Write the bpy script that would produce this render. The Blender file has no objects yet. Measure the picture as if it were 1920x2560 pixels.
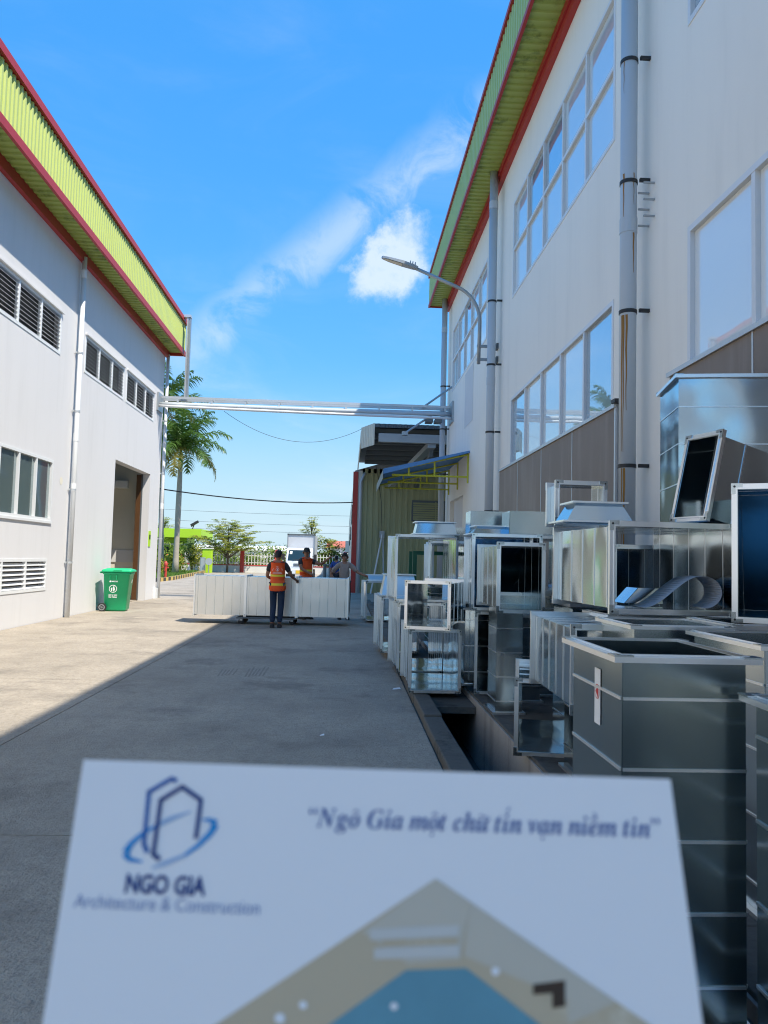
import bpy, bmesh, math, random
from mathutils import Matrix, Vector

R = math.radians
scn = bpy.context.scene
COL = scn.collection
rnd = random.Random(7)

# ------------------------------------------------------------------ camera
PW, PH, FPX = 1920.0, 2560.0, 1923.0          # photograph size and focal length in its pixels
CAM_H = 1.5
YAW, PITCH, ROLL = R(2.83), R(3.52), R(1.45)
fwd = Vector((math.sin(YAW) * math.cos(PITCH), math.cos(YAW) * math.cos(PITCH), math.sin(PITCH)))
r0 = Vector((math.cos(YAW), -math.sin(YAW), 0))
u0 = r0.cross(fwd)
rgt = r0 * math.cos(ROLL) + u0 * math.sin(ROLL)
upv = u0 * math.cos(ROLL) - r0 * math.sin(ROLL)
CAM = Vector((0, 0, CAM_H))
cam_d = bpy.data.cameras.new('camera')
cam = bpy.data.objects.new('camera', cam_d)
COL.objects.link(cam)
M = Matrix((rgt, upv, -fwd)).transposed().to_4x4()
M.translation = CAM
cam.matrix_world = M
cam_d.sensor_fit = 'HORIZONTAL'
cam_d.sensor_width = 36.0
cam_d.lens = 36.0 * FPX / PW
cam_d.clip_start = 0.02
cam_d.clip_end = 3000
cam_d.dof.use_dof = True
cam_d.dof.focus_distance = 11.0
cam_d.dof.aperture_fstop = 15.0
scn.camera = cam

def ray(px, py):
    return fwd * FPX + rgt * (px - PW / 2) - upv * (py - PH / 2)

def at(px, py, X=None, Y=None, Z=None):
    """a photo pixel's direction, met with the plane X=, Y= or Z= that the thing touches"""
    d = ray(px, py)
    if Y is not None: t = Y / d.y
    elif X is not None: t = X / d.x
    else: t = (Z - CAM_H) / d.z
    return CAM + d * t

# ------------------------------------------------------------------ world, sun, exposure
SUN_TRAVEL = Vector((-1.0, 0.9, -2.16)).normalized()
sun_el = math.asin(-SUN_TRAVEL.z)
sun_az = math.atan2(-SUN_TRAVEL.x, -SUN_TRAVEL.y)      # clockwise from +Y

world = bpy.data.worlds.new('World')
scn.world = world
world.use_nodes = True
wt = world.node_tree
wt.nodes.clear()
def wn(t, **k):
    n = wt.nodes.new(t)
    for a, b in k.items(): setattr(n, a, b)
    return n
def wm(op, a, b=None, clamp=False):
    n = wn('ShaderNodeMath', operation=op); n.use_clamp = clamp
    for i, v in enumerate((a, b)):
        if v is None: continue
        if isinstance(v, (int, float)): n.inputs[i].default_value = v
        else: wt.links.new(v, n.inputs[i])
    return n.outputs[0]
out = wn('ShaderNodeOutputWorld')
bg = wn('ShaderNodeBackground'); bg.inputs['Strength'].default_value = 0.095
sky = wn('ShaderNodeTexSky', sky_type='NISHITA', sun_disc=False)
sky.sun_elevation = sun_el
sky.sun_rotation = sun_az
sky.air_density = 1.0; sky.dust_density = 0.2; sky.ozone_density = 3.2
# grade of the whole sky: clear tropical blue, horizon not burnt out
tint = wn('ShaderNodeMix', data_type='RGBA', blend_type='MULTIPLY'); tint.inputs['Factor'].default_value = 1.0
wt.links.new(sky.outputs[0], tint.inputs['A']); tint.inputs['B'].default_value = (0.83, 0.92, 0.92, 1)
hsv = wn('ShaderNodeHueSaturation'); hsv.inputs['Saturation'].default_value = 1.27
wt.links.new(tint.outputs['Result'], hsv.inputs['Color'])
lumn = wn('ShaderNodeRGBToBW'); wt.links.new(sky.outputs[0], lumn.inputs[0])
comp = wm('MULTIPLY', wm('POWER', wm('MAXIMUM', lumn.outputs[0], 0.01), -0.64), 2.2)
wt.links.new(comp, hsv.inputs['Value'])
tc = wn('ShaderNodeTexCoord')
DIR = tc.outputs['Generated']
def wdot(v):
    n = wn('ShaderNodeVectorMath', operation='DOT_PRODUCT')
    wt.links.new(DIR, n.inputs[0]); n.inputs[1].default_value = v
    return n.outputs['Value']
def wnoise(scale, detail, rough, vec=(1, 1, 1), loc=(0, 0, 0), dist=0.0):
    mp = wn('ShaderNodeMapping'); mp.inputs['Scale'].default_value = vec; mp.inputs['Location'].default_value = loc
    wt.links.new(DIR, mp.inputs[0])
    n = wn('ShaderNodeTexNoise'); n.inputs['Scale'].default_value = scale
    n.inputs['Detail'].default_value = detail; n.inputs['Roughness'].default_value = rough
    n.inputs['Distortion'].default_value = dist
    wt.links.new(mp.outputs[0], n.inputs['Vector'])
    return n.outputs['Fac']
def sdir(px, py): return ray(px, py).normalized()
def smooth(v, lo, hi):
    n = wn('ShaderNodeMapRange', interpolation_type='SMOOTHSTEP')
    wt.links.new(v, n.inputs[0]); n.inputs[1].default_value = lo; n.inputs[2].default_value = hi
    return n.outputs[0]
n_fine = wnoise(14.0, 9, 0.62, dist=0.6)
n_mid = wnoise(5.0, 6, 0.6)
n_off = wm('MULTIPLY', wm('SUBTRACT', n_fine, 0.5), 0.155)
# small cumulus: a few soft lumps seen through a noise-warped direction, so that no rim stays round
nz = wn('ShaderNodeTexNoise'); nz.inputs['Scale'].default_value = 9.0; nz.inputs['Detail'].default_value = 7; nz.inputs['Roughness'].default_value = 0.62
wt.links.new(DIR, nz.inputs['Vector'])
vs = wn('ShaderNodeVectorMath', operation='SUBTRACT'); wt.links.new(nz.outputs['Color'], vs.inputs[0]); vs.inputs[1].default_value = (.5, .5, .5)
vk = wn('ShaderNodeVectorMath', operation='SCALE'); wt.links.new(vs.outputs[0], vk.inputs[0]); vk.inputs['Scale'].default_value = 0.17
va = wn('ShaderNodeVectorMath', operation='ADD'); wt.links.new(DIR, va.inputs[0]); wt.links.new(vk.outputs[0], va.inputs[1])
cum = None
for px, py, rad in ((955, 665, 2.3), (890, 675, 1.6), (1015, 620, 1.8), (925, 595, 1.3), (990, 700, 1.6)):
    n_ = wn('ShaderNodeVectorMath', operation='DISTANCE'); wt.links.new(va.outputs[0], n_.inputs[0]); n_.inputs[1].default_value = sdir(px, py)
    e = wm('POWER', 2.718, wm('MULTIPLY', wm('POWER', wm('DIVIDE', n_.outputs['Value'], R(rad)), 2.0), -1.0))
    cum = e if cum is None else wm('ADD', cum, e)
cum = smooth(wm('MULTIPLY', cum, wm('ADD', wm('MULTIPLY', n_fine, 1.1), 0.35)), 0.18, 1.45)
# long thin streak
a_, b_ = sdir(1230, 270), sdir(500, 840)
nrm = a_.cross(b_).normalized(); mid = (a_ + b_).normalized()
across = wm('ABSOLUTE', wm('ADD', wdot(nrm), wm('MULTIPLY', n_off, 0.35)))
band = wm('SUBTRACT', 1.0, smooth(across, 0.0, 0.045))
lim = smooth(wdot(mid), math.cos(R(19)), math.cos(R(11)))
streak = wm('MULTIPLY', wm('MULTIPLY', band, lim), smooth(n_fine, 0.30, 0.66))
# faint veil all over the sky, drawn out sideways
veil = wm('MULTIPLY', smooth(wnoise(2.4, 7, 0.62, vec=(1.0, 1.0, 4.0), loc=(0.3, 1.7, 0.2), dist=0.8), 0.42, 0.80), smooth(n_mid, 0.3, 0.7))
sep = wn('ShaderNodeSeparateXYZ'); wt.links.new(DIR, sep.inputs[0])
low = wm('SUBTRACT', 1.0, smooth(sep.outputs['Z'], 0.02, 0.45))
veil = wm('MULTIPLY', veil, wm('ADD', wm('MULTIPLY', low, 0.5), 0.10))
cover = wm('MAXIMUM', wm('MULTIPLY', cum, 0.74), wm('MAXIMUM', wm('MULTIPLY', streak, 0.42), veil), clamp=True)
mixc = wn('ShaderNodeMix', data_type='RGBA')
wt.links.new(cover, mixc.inputs['Factor'])
hz = wn('ShaderNodeMix', data_type='RGBA')           # pale haze towards the horizon, all round
wt.links.new(wm('MULTIPLY', wm('SUBTRACT', 1.0, smooth(sep.outputs['Z'], 0.0, 0.26)), 0.85), hz.inputs['Factor'])
wt.links.new(hsv.outputs[0], hz.inputs['A']); hz.inputs['B'].default_value = (2.75, 3.75, 4.55, 1)
wt.links.new(hz.outputs['Result'], mixc.inputs['A'])
mixc.inputs['B'].default_value = (4.3, 4.7, 5.2, 1)
wt.links.new(mixc.outputs['Result'], bg.inputs['Color'])
wt.links.new(bg.outputs[0], out.inputs['Surface'])

sun_d = bpy.data.lights.new('sun', 'SUN')
sun_d.energy = 3.05
sun_d.angle = R(0.53)
sun_d.color = (1.0, 0.92, 0.79)
sun = bpy.data.objects.new('sun', sun_d)
COL.objects.link(sun)
sun.location = (20, -20, 40)
sun.rotation_euler = SUN_TRAVEL.to_track_quat('-Z', 'Y').to_euler()

scn.view_settings.view_transform = 'Standard'
scn.view_settings.look = 'None'
scn.view_settings.exposure = 1.2
scn.view_settings.gamma = 1.0
scn.render.engine = 'CYCLES'
cy = scn.cycles
cy.use_denoising = True
cy.filter_width = 1.1
cy.max_bounces = 9; cy.diffuse_bounces = 4; cy.glossy_bounces = 6; cy.transmission_bounces = 4
cy.caustics_reflective = False; cy.caustics_refractive = False
cy.sample_clamp_indirect = 6.0

# ------------------------------------------------------------------ materials
MATS = {}
def mat(name, col, rough=0.6, metal=0.0, var=0.0, vscale=1.5, streak=0.0, scol=(0.25, 0.24, 0.22), bump=0.0, bscale=40.0,
        spec=0.5, spots=0.0, spot_scale=0.5, spot_col=(0.1, 0.1, 0.1), rvar=0.0, trans=0.0, ior=1.45, grain=0.0):
    m = bpy.data.materials.new(name); m.use_nodes = True
    MATS[name] = m
    nt = m.node_tree; b = nt.nodes['Principled BSDF']
    b.inputs['Base Color'].default_value = (*col, 1)
    b.inputs['Roughness'].default_value = rough
    b.inputs['Metallic'].default_value = metal
    b.inputs['Specular IOR Level'].default_value = spec
    b.inputs['IOR'].default_value = ior
    if trans: b.inputs['Transmission Weight'].default_value = trans
    L = nt.links.new
    def N(t, **k):
        n = nt.nodes.new(t)
        for a, v in k.items(): setattr(n, a, v)
        return n
    if var or streak or bump or spots or rvar:
        geo = N('ShaderNodeNewGeometry')
        pos = geo.outputs['Position']
    src = None
    def mixcol(fac, c2, prev, amount):
        mx = N('ShaderNodeMix', data_type='RGBA')
        mm = N('ShaderNodeMath', operation='MULTIPLY'); L(fac, mm.inputs[0]); mm.inputs[1].default_value = amount
        L(mm.outputs[0], mx.inputs['Factor'])
        if prev is None: mx.inputs['A'].default_value = (*col, 1)
        else: L(prev, mx.inputs['A'])
        mx.inputs['B'].default_value = (*c2, 1)
        return mx.outputs['Result']
    def noise(scale, detail=5, rough_=0.6, vec=None, lo=0.35, hi=0.7):
        v = pos
        if vec:
            mp = N('ShaderNodeMapping'); mp.inputs['Scale'].default_value = vec; L(pos, mp.inputs[0]); v = mp.outputs[0]
        n = N('ShaderNodeTexNoise'); n.inputs['Scale'].default_value = scale
        n.inputs['Detail'].default_value = detail; n.inputs['Roughness'].default_value = rough_
        L(v, n.inputs['Vector'])
        r = N('ShaderNodeMapRange', interpolation_type='SMOOTHSTEP'); L(n.outputs['Fac'], r.inputs[0])
        r.inputs[1].default_value = lo; r.inputs[2].default_value = hi
        return r.outputs[0], n.outputs['Fac']
    if var:
        f, _ = noise(vscale); src = mixcol(f, tuple(c * 0.55 for c in col), src, var)
        f, _ = noise(vscale * 9, 4); src = mixcol(f, tuple(c * 0.7 for c in col), src, var * 0.6)
    if streak:
        f, _ = noise(1.0, 6, 0.65, (3.2, 3.2, 0.28), 0.46, 0.85); src = mixcol(f, scol, src, streak)
        f, _ = noise(1.0, 4, 0.6, (0.5, 0.5, 0.35), 0.45, 0.75); src = mixcol(f, scol, src, streak * 0.45)
    if spots:
        f, _ = noise(spot_scale, 7, 0.7, None, 0.50, 0.68); src = mixcol(f, spot_col, src, spots)
    if grain:
        f, _ = noise(34.0, 7, 0.75, None, 0.42, 0.66); src = mixcol(f, tuple(c * 0.42 for c in col), src, grain)
        f, _ = noise(3.0, 6, 0.7, (1.0, .35, 1.0), 0.5, 0.72); src = mixcol(f, tuple(c * 0.5 for c in col), src, grain * .7)
    if src is not None: L(src, b.inputs['Base Color'])
    if rvar:
        _, raw = noise(6.0, 5)
        r = N('ShaderNodeMapRange'); L(raw, r.inputs[0]); r.inputs[1].default_value = 0.3; r.inputs[2].default_value = 0.7
        r.inputs[3].default_value = max(0.02, rough - rvar); r.inputs[4].default_value = rough + rvar
        L(r.outputs[0], b.inputs['Roughness'])
    if bump:
        _, raw = noise(bscale, 4)
        bp = N('ShaderNodeBump'); bp.inputs['Strength'].default_value = bump; bp.inputs['Distance'].default_value = 0.02
        L(raw, bp.inputs['Height']); L(bp.outputs[0], b.inputs['Normal'])
    return m

def galv(name, col, rough, wave=0.06):
    """galvanised sheet: fine spangle, soft oil-canning"""
    m = bpy.data.materials.new(name); m.use_nodes = True; MATS[name] = m
    nt = m.node_tree; b = nt.nodes['Principled BSDF']; L = nt.links.new
    b.inputs['Metallic'].default_value = 1.0
    geo = nt.nodes.new('ShaderNodeNewGeometry')
    vor = nt.nodes.new('ShaderNodeTexVoronoi'); vor.inputs['Scale'].default_value = 420.0
    L(geo.outputs['Position'], vor.inputs['Vector'])
    sp = nt.nodes.new('ShaderNodeSeparateColor'); L(vor.outputs['Color'], sp.inputs[0])
    n1 = nt.nodes.new('ShaderNodeTexNoise'); n1.inputs['Scale'].default_value = 2.3; n1.inputs['Detail'].default_value = 3
    L(geo.outputs['Position'], n1.inputs['Vector'])
    mr = nt.nodes.new('ShaderNodeMapRange'); L(sp.outputs[0], mr.inputs[0])
    mr.inputs[3].default_value = rough * 0.96; mr.inputs[4].default_value = rough * 1.04
    ad = nt.nodes.new('ShaderNodeMath'); ad.operation = 'MULTIPLY_ADD'
    L(n1.outputs['Fac'], ad.inputs[0]); ad.inputs[1].default_value = 0.05; L(mr.outputs[0], ad.inputs[2])
    sb = nt.nodes.new('ShaderNodeMath'); sb.operation = 'SUBTRACT'; L(ad.outputs[0], sb.inputs[0]); sb.inputs[1].default_value = 0.02
    L(sb.outputs[0], b.inputs['Roughness'])
    mx = nt.nodes.new('ShaderNodeMix'); mx.data_type = 'RGBA'
    L(sp.outputs[1], mx.inputs['Factor'])
    mx.inputs['A'].default_value = (*[c * 0.93 for c in col], 1); mx.inputs['B'].default_value = (*col, 1)
    L(mx.outputs['Result'], b.inputs['Base Color'])
    n2 = nt.nodes.new('ShaderNodeTexNoise'); n2.inputs['Scale'].default_value = 2.2; n2.inputs['Detail'].default_value = 0.5
    L(geo.outputs['Position'], n2.inputs['Vector'])
    bp = nt.nodes.new('ShaderNodeBump'); bp.inputs['Strength'].default_value = wave; bp.inputs['Distance'].default_value = 0.25
    L(n2.outputs['Fac'], bp.inputs['Height']); L(bp.outputs[0], b.inputs['Normal'])
    return m

galv('galv', (0.60, 0.675, 0.71), 0.13, 0.09)
galv('galv_dull', (0.54, 0.60, 0.62), 0.21, 0.08)
galv('galv_sunlit', (0.80, 0.80, 0.77), 0.34, 0.03)  # lit copy: sunlit yard bounce put into a paler, warmer base colour
galv('galv_shaded', (0.29, 0.36, 0.375), 0.2, 0.04)  # shaded copy: dark reflections put into the base colour
mat('galv_rim', (0.90, 0.92, 0.93), 0.31, 1.0)
mat('wall_grey', (0.70, 0.70, 0.71), 0.75, streak=0.2, scol=(0.46, 0.46, 0.45), bump=0.08, bscale=60)
mat('wall_white', (0.90, 0.865, 0.785), 0.72, streak=0.2, scol=(0.50, 0.49, 0.45), bump=0.06, bscale=50)
mat('cream', (0.78, 0.74, 0.62), 0.8, var=0.08)
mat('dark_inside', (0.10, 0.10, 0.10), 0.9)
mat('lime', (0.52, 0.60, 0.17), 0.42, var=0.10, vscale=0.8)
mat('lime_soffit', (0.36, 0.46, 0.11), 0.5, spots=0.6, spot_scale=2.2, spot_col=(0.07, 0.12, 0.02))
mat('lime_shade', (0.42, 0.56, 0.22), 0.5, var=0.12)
mat('red_trim', (0.42, 0.035, 0.03), 0.45, var=0.15)
mat('red_paint', (0.55, 0.06, 0.045), 0.5, var=0.15)
mat('white_frame', (0.76, 0.78, 0.79), 0.4, var=0.06)
mat('pvc_white', (0.74, 0.76, 0.77), 0.4, streak=0.12, scol=(0.5, 0.46, 0.38))
mat('pvc_grey', (0.50, 0.55, 0.59), 0.38, streak=0.10, scol=(0.35, 0.33, 0.30))
mat('rust', (0.33, 0.17, 0.04), 0.85, var=0.3, vscale=8)
mat('strap_black', (0.03, 0.03, 0.03), 0.5)
mat('steel', (0.42, 0.45, 0.47), 0.42, 0.7, var=0.12, vscale=3)
mat('steel_light', (0.62, 0.65, 0.67), 0.4, 0.55, var=0.10, vscale=3)
mat('dark_sheet', (0.055, 0.085, 0.09), 0.6, var=0.15)
mat('steel_dark', (0.13, 0.15, 0.16), 0.5, 0.3)
mat('cladding', (0.235, 0.185, 0.15), 0.55, streak=0.6, scol=(0.40, 0.34, 0.29), var=0.2, vscale=1.0)
mat('olive', (0.40, 0.40, 0.22), 0.5, var=0.12, vscale=0.6)
mat('cream_sheet', (0.66, 0.65, 0.55), 0.5, var=0.1)
mat('roof_sheet', (0.30, 0.32, 0.33), 0.5, 0.3, var=0.1)
mat('blue_sheet', (0.10, 0.27, 0.55), 0.4, var=0.15)
mat('yellow_steel', (0.55, 0.55, 0.05), 0.45)
mat('brown_door', (0.11, 0.05, 0.018), 0.5, var=0.25, vscale=3)
mat('bin_green', (0.015, 0.47, 0.20), 0.38, var=0.05)
mat('bin_green_dark', (0.01, 0.34, 0.14), 0.4)
mat('rubber', (0.025, 0.025, 0.027), 0.7)
mat('hub_grey', (0.16, 0.16, 0.17), 0.5)
mat('print_white', (0.82, 0.84, 0.84), 0.6)
mat('concrete', (0.46, 0.402, 0.325), 0.82, var=0.55, vscale=0.6, spots=0.78, spot_scale=0.75, spot_col=(0.205, 0.182, 0.152), bump=0.8, bscale=60, grain=0.5)
mat('concrete_old', (0.125, 0.12, 0.105), 0.88, var=0.45, vscale=2.2, spots=0.9, spot_scale=3.2, spot_col=(0.035, 0.035, 0.03), bump=0.5, bscale=22)
mat('plaster_drip', (0.36, 0.35, 0.33), 0.85, streak=0.95, scol=(0.05, 0.05, 0.045), bump=0.4, bscale=18)
mat('drain_dark', (0.06, 0.06, 0.055), 0.8, var=0.3)
mat('earth', (0.30, 0.28, 0.24), 0.9, var=0.3, vscale=0.2)
mat('tyre_mark', (0.31, 0.272, 0.222), 0.85, var=0.4, vscale=4)
mat('crack', (0.07, 0.065, 0.055), 0.9)
mat('print_light', (0.66, 0.65, 0.60), 0.6)
mat('paper', (0.93, 0.93, 0.93), 0.55)
mat('ink_script', (0.09, 0.14, 0.36), 0.6)
mat('ink_navy', (0.018, 0.05, 0.22), 0.6)
mat('ink_blue', (0.015, 0.12, 0.42), 0.6)
mat('ink_cyan', (0.02, 0.30, 0.68), 0.6)
mat('ink_pale', (0.36, 0.52, 0.74), 0.6)
mat('ink_grey', (0.30, 0.36, 0.55), 0.6)
mat('print_beige', (0.62, 0.57, 0.46), 0.6, spots=0.6, spot_scale=22, spot_col=(0.42, 0.37, 0.28))
mat('print_tan', (0.60, 0.50, 0.34), 0.6, spots=0.75, spot_scale=28, spot_col=(0.80, 0.76, 0.62))
mat('print_teal', (0.16, 0.40, 0.50), 0.6, var=0.4, vscale=14)
mat('print_brown', (0.06, 0.035, 0.02), 0.6)
mat('vest_orange', (0.92, 0.115, 0.02), 0.7, var=0.2, vscale=9)
mat('vest_yellow', (0.80, 0.66, 0.05), 0.5)
mat('tee_dark', (0.035, 0.038, 0.042), 0.85)
mat('shirt_beige', (0.40, 0.33, 0.29), 0.85, var=0.25, vscale=9)
mat('shirt_blue', (0.02, 0.07, 0.30), 0.8)
mat('jeans', (0.022, 0.042, 0.085), 0.85, var=0.35, vscale=7)
mat('trouser_dark', (0.02, 0.022, 0.03), 0.85)
mat('skin', (0.33, 0.17, 0.105), 0.55)
mat('hair', (0.008, 0.007, 0.007), 0.55)
mat('shoe', (0.03, 0.03, 0.032), 0.7)
mat('eye_white', (0.6, 0.58, 0.55), 0.3)
mat('lip', (0.24, 0.09, 0.07), 0.5)
mat('truck_white', (0.70, 0.76, 0.82), 0.25, spec=0.6)
mat('truck_box', (0.62, 0.63, 0.65), 0.4, 0.25, var=0.1)
mat('glass_dark', (0.015, 0.035, 0.045), 0.06, spec=0.8)
mat('headlight', (0.70, 0.74, 0.76), 0.1, spec=0.8)
mat('plate_yellow', (0.75, 0.47, 0.03), 0.5)
mat('fence_white', (0.74, 0.73, 0.68), 0.6, var=0.08)
mat('lime_paint', (0.42, 0.68, 0.03), 0.5, var=0.06)
mat('trunk_palm', (0.42, 0.37, 0.30), 0.9, var=0.35, vscale=3, bump=0.4, bscale=12)
mat('crownshaft', (0.10, 0.25, 0.03), 0.45)
mat('bark', (0.13, 0.105, 0.085), 0.9, var=0.3, vscale=5)
mat('frond', (0.085, 0.17, 0.03), 0.42, var=0.35, vscale=2.5)
mat('frond_yellow', (0.24, 0.22, 0.05), 0.5, var=0.3, vscale=2.5)
mat('leaf_yellow', (0.46, 0.48, 0.07), 0.5, var=0.35, vscale=1.2)
mat('leaf_mid', (0.24, 0.34, 0.05), 0.5, var=0.35, vscale=1.2)
mat('leaf_dark', (0.045, 0.10, 0.02), 0.5, var=0.35, vscale=1.0)
mat('flower_red', (0.60, 0.10, 0.03), 0.5)
mat('grass', (0.16, 0.27, 0.045), 0.7, var=0.35, vscale=2.0)
mat('kerb_yellow', (0.60, 0.42, 0.12), 0.7)
mat('kerb_black', (0.05, 0.05, 0.05), 0.7)
mat('far_white', (0.72, 0.71, 0.66), 0.7)
mat('far_red', (0.50, 0.14, 0.08), 0.7)
mat('cable', (0.015, 0.016, 0.018), 0.5)
mat('lamp_grey', (0.36, 0.39, 0.41), 0.45, 0.4)
mat('lamp_lens', (0.55, 0.52, 0.40), 0.15)
mat('rack_green', (0.01, 0.09, 0.045), 0.5)
mat('poster', (0.70, 0.70, 0.69), 0.7, var=0.08)
mat('sheet_pale', (0.50, 0.57, 0.66), 0.45, var=0.05)
mat('label_red', (0.55, 0.04, 0.04), 0.6)

def leafy(name):
    """thin leaf: part of the light passes through"""
    nt = MATS[name].node_tree; b = nt.nodes['Principled BSDF']; L = nt.links.new
    tr = nt.nodes.new('ShaderNodeBsdfTranslucent')
    if b.inputs['Base Color'].links: L(b.inputs['Base Color'].links[0].from_socket, tr.inputs['Color'])
    else: tr.inputs['Color'].default_value = b.inputs['Base Color'].default_value
    mx = nt.nodes.new('ShaderNodeMixShader'); mx.inputs[0].default_value = 0.38
    L(b.outputs[0], mx.inputs[1]); L(tr.outputs[0], mx.inputs[2]); L(mx.outputs[0], nt.nodes['Material Output'].inputs['Surface'])
for q in ('frond', 'frond_yellow', 'leaf_yellow', 'leaf_mid', 'leaf_dark', 'grass'): leafy(q)
# window glass: mirrors the sky, its pale reflection also put into the base colour
def glass(name, pane_col, mirror, tint):
    m = bpy.data.materials.new(name); m.use_nodes = True; MATS[name] = m
    nt = m.node_tree; b = nt.nodes['Principled BSDF']; L = nt.links.new
    b.inputs['Base Color'].default_value = (*pane_col, 1); b.inputs['Roughness'].default_value = 0.35
    gl = nt.nodes.new('ShaderNodeBsdfGlossy'); gl.inputs['Color'].default_value = (*tint, 1); gl.inputs['Roughness'].default_value = 0.015
    geo = nt.nodes.new('ShaderNodeNewGeometry')
    n2 = nt.nodes.new('ShaderNodeTexNoise'); n2.inputs['Scale'].default_value = 0.9; n2.inputs['Detail'].default_value = 1
    L(geo.outputs['Position'], n2.inputs['Vector'])
    bp = nt.nodes.new('ShaderNodeBump'); bp.inputs['Strength'].default_value = 0.02; bp.inputs['Distance'].default_value = 0.2
    L(n2.outputs['Fac'], bp.inputs['Height']); L(bp.outputs[0], gl.inputs['Normal'])
    fr = nt.nodes.new('ShaderNodeLayerWeight'); fr.inputs['Blend'].default_value = mirror
    ms = nt.nodes.new('ShaderNodeMixShader')
    L(fr.outputs['Facing'], ms.inputs[0]); L(b.outputs[0], ms.inputs[1]); L(gl.outputs[0], ms.inputs[2])
    L(ms.outputs[0], nt.nodes['Material Output'].inputs['Surface'])
glass('glass_sky', (0.80, 0.84, 0.83), 0.24, (0.86, 0.93, 0.96))
glass('glass_sky_pale', (0.86, 0.88, 0.86), 0.16, (0.90, 0.95, 0.97))
glass('glass_sky_deep', (0.46, 0.55, 0.60), 0.36, (0.84, 0.91, 0.96))
glass('glass_frost', (0.10, 0.14, 0.15), 0.25, (0.8, 0.9, 0.9))

# ------------------------------------------------------------------ mesh helpers
class MB:
    def __init__(s): s.v = []; s.f = []; s.mi = []; s.cm = 0
    def poly(s, pts):
        n = len(s.v); s.v += [tuple(p) for p in pts]; s.f.append(tuple(range(n, n + len(pts)))); s.mi.append(s.cm); return s
    def box(s, x0, x1, y0, y1, z0, z1, T=None):
        c = [(x0, y0, z0), (x1, y0, z0), (x1, y1, z0), (x0, y1, z0), (x0, y0, z1), (x1, y0, z1), (x1, y1, z1), (x0, y1, z1)]
        if T is not None: c = [tuple(T @ Vector(p)) for p in c]
        n = len(s.v); s.v += c
        for q in ((0, 3, 2, 1), (4, 5, 6, 7), (0, 1, 5, 4), (1, 2, 6, 5), (2, 3, 7, 6), (3, 0, 4, 7)):
            s.f.append(tuple(n + i for i in q)); s.mi.append(s.cm)
        return s
    def prism(s, pts, d):
        """closed outline pts (3D) pushed along vector d"""
        n = len(s.v); k = len(pts); d = Vector(d)
        s.v += [tuple(Vector(p)) for p in pts] + [tuple(Vector(p) + d) for p in pts]
        s.f.append(tuple(range(n + k - 1, n - 1, -1))); s.f.append(tuple(range(n + k, n + 2 * k)))
        s.mi += [s.cm, s.cm]
        for i in range(k):
            j = (i + 1) % k
            s.f.append((n + i, n + j, n + k + j, n + k + i)); s.mi.append(s.cm)
        return s
    def tube(s, pts, r, n=10, cap=True):
        pts = [Vector(p) for p in pts]; rr = r if isinstance(r, (list, tuple)) else [r] * len(pts)
        rings = []; prev = None
        for i, p in enumerate(pts):
            d = (pts[min(i + 1, len(pts) - 1)] - pts[max(i - 1, 0)]).normalized()
            if prev is None:
                a = d.orthogonal().normalized()
            else:
                a = (prev - d * prev.dot(d)).normalized()
            prev = a; b = d.cross(a)
            base = len(s.v)
            for k in range(n):
                t = 2 * math.pi * k / n
                s.v.append(tuple(p + (a * math.cos(t) + b * math.sin(t)) * rr[i]))
            rings.append(base)
        for i in range(len(rings) - 1):
            for k in range(n):
                k2 = (k + 1) % n
                s.f.append((rings[i] + k, rings[i] + k2, rings[i + 1] + k2, rings[i + 1] + k)); s.mi.append(s.cm)
        if cap:
            s.f.append(tuple(rings[0] + k for k in range(n - 1, -1, -1))); s.f.append(tuple(rings[-1] + k for k in range(n)))
            s.mi += [s.cm, s.cm]
        return s
    def corr(s, o, u, w, n, length, width, period=0.2, depth=0.03, flat=0.5):
        """trapezoid-ribbed sheet: profile runs along u, extruded along w, ribs stand out along n"""
        o, u, w, n = Vector(o), Vector(u).normalized(), Vector(w).normalized(), Vector(n).normalized()
        k = max(1, int(round(length / period))); p = length / k
        prof = []
        for i in range(k):
            b = i * p
            prof += [(b, 0), (b + p * flat * 0.9, 0), (b + p * (flat * 0.9 + 0.1), depth), (b + p * 0.9, depth)]
        prof.append((length, 0))
        base = len(s.v)
        for a, h in prof:
            q = o + u * a + n * h
            s.v.append(tuple(q)); s.v.append(tuple(q + w * width))
        for i in range(len(prof) - 1):
            a = base + 2 * i
            s.f.append((a, a + 2, a + 3, a + 1)); s.mi.append(s.cm)
        return s
    def disc(s, c, nrm, r, n=20, r_in=0.0):
        c = Vector(c); nrm = Vector(nrm).normalized(); a = nrm.orthogonal().normalized(); b = nrm.cross(a)
        P = lambda q, t: tuple(c + (a * math.cos(t) + b * math.sin(t)) * q)
        if r_in == 0: return s.poly([P(r, 2 * math.pi * k / n) for k in range(n)])
        for k in range(n):
            t0, t1 = 2 * math.pi * k / n, 2 * math.pi * (k + 1) / n
            s.poly([P(r_in, t0), P(r, t0), P(r, t1), P(r_in, t1)])
        return s
    def mesh(s, name, mats):
        me = bpy.data.meshes.new(name)
        me.from_pydata(s.v, [], s.f)
        for m in (mats if isinstance(mats, (list, tuple)) else [mats]): me.materials.append(MATS[m])
        me.polygons.foreach_set('material_index', s.mi)
        me.update()
        return me
    def build(s, name, mats, parent=None, smooth=False, bevel=0.0, loc=None):
        return obj(name, s.mesh(name, mats), parent, smooth, bevel, loc)

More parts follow.
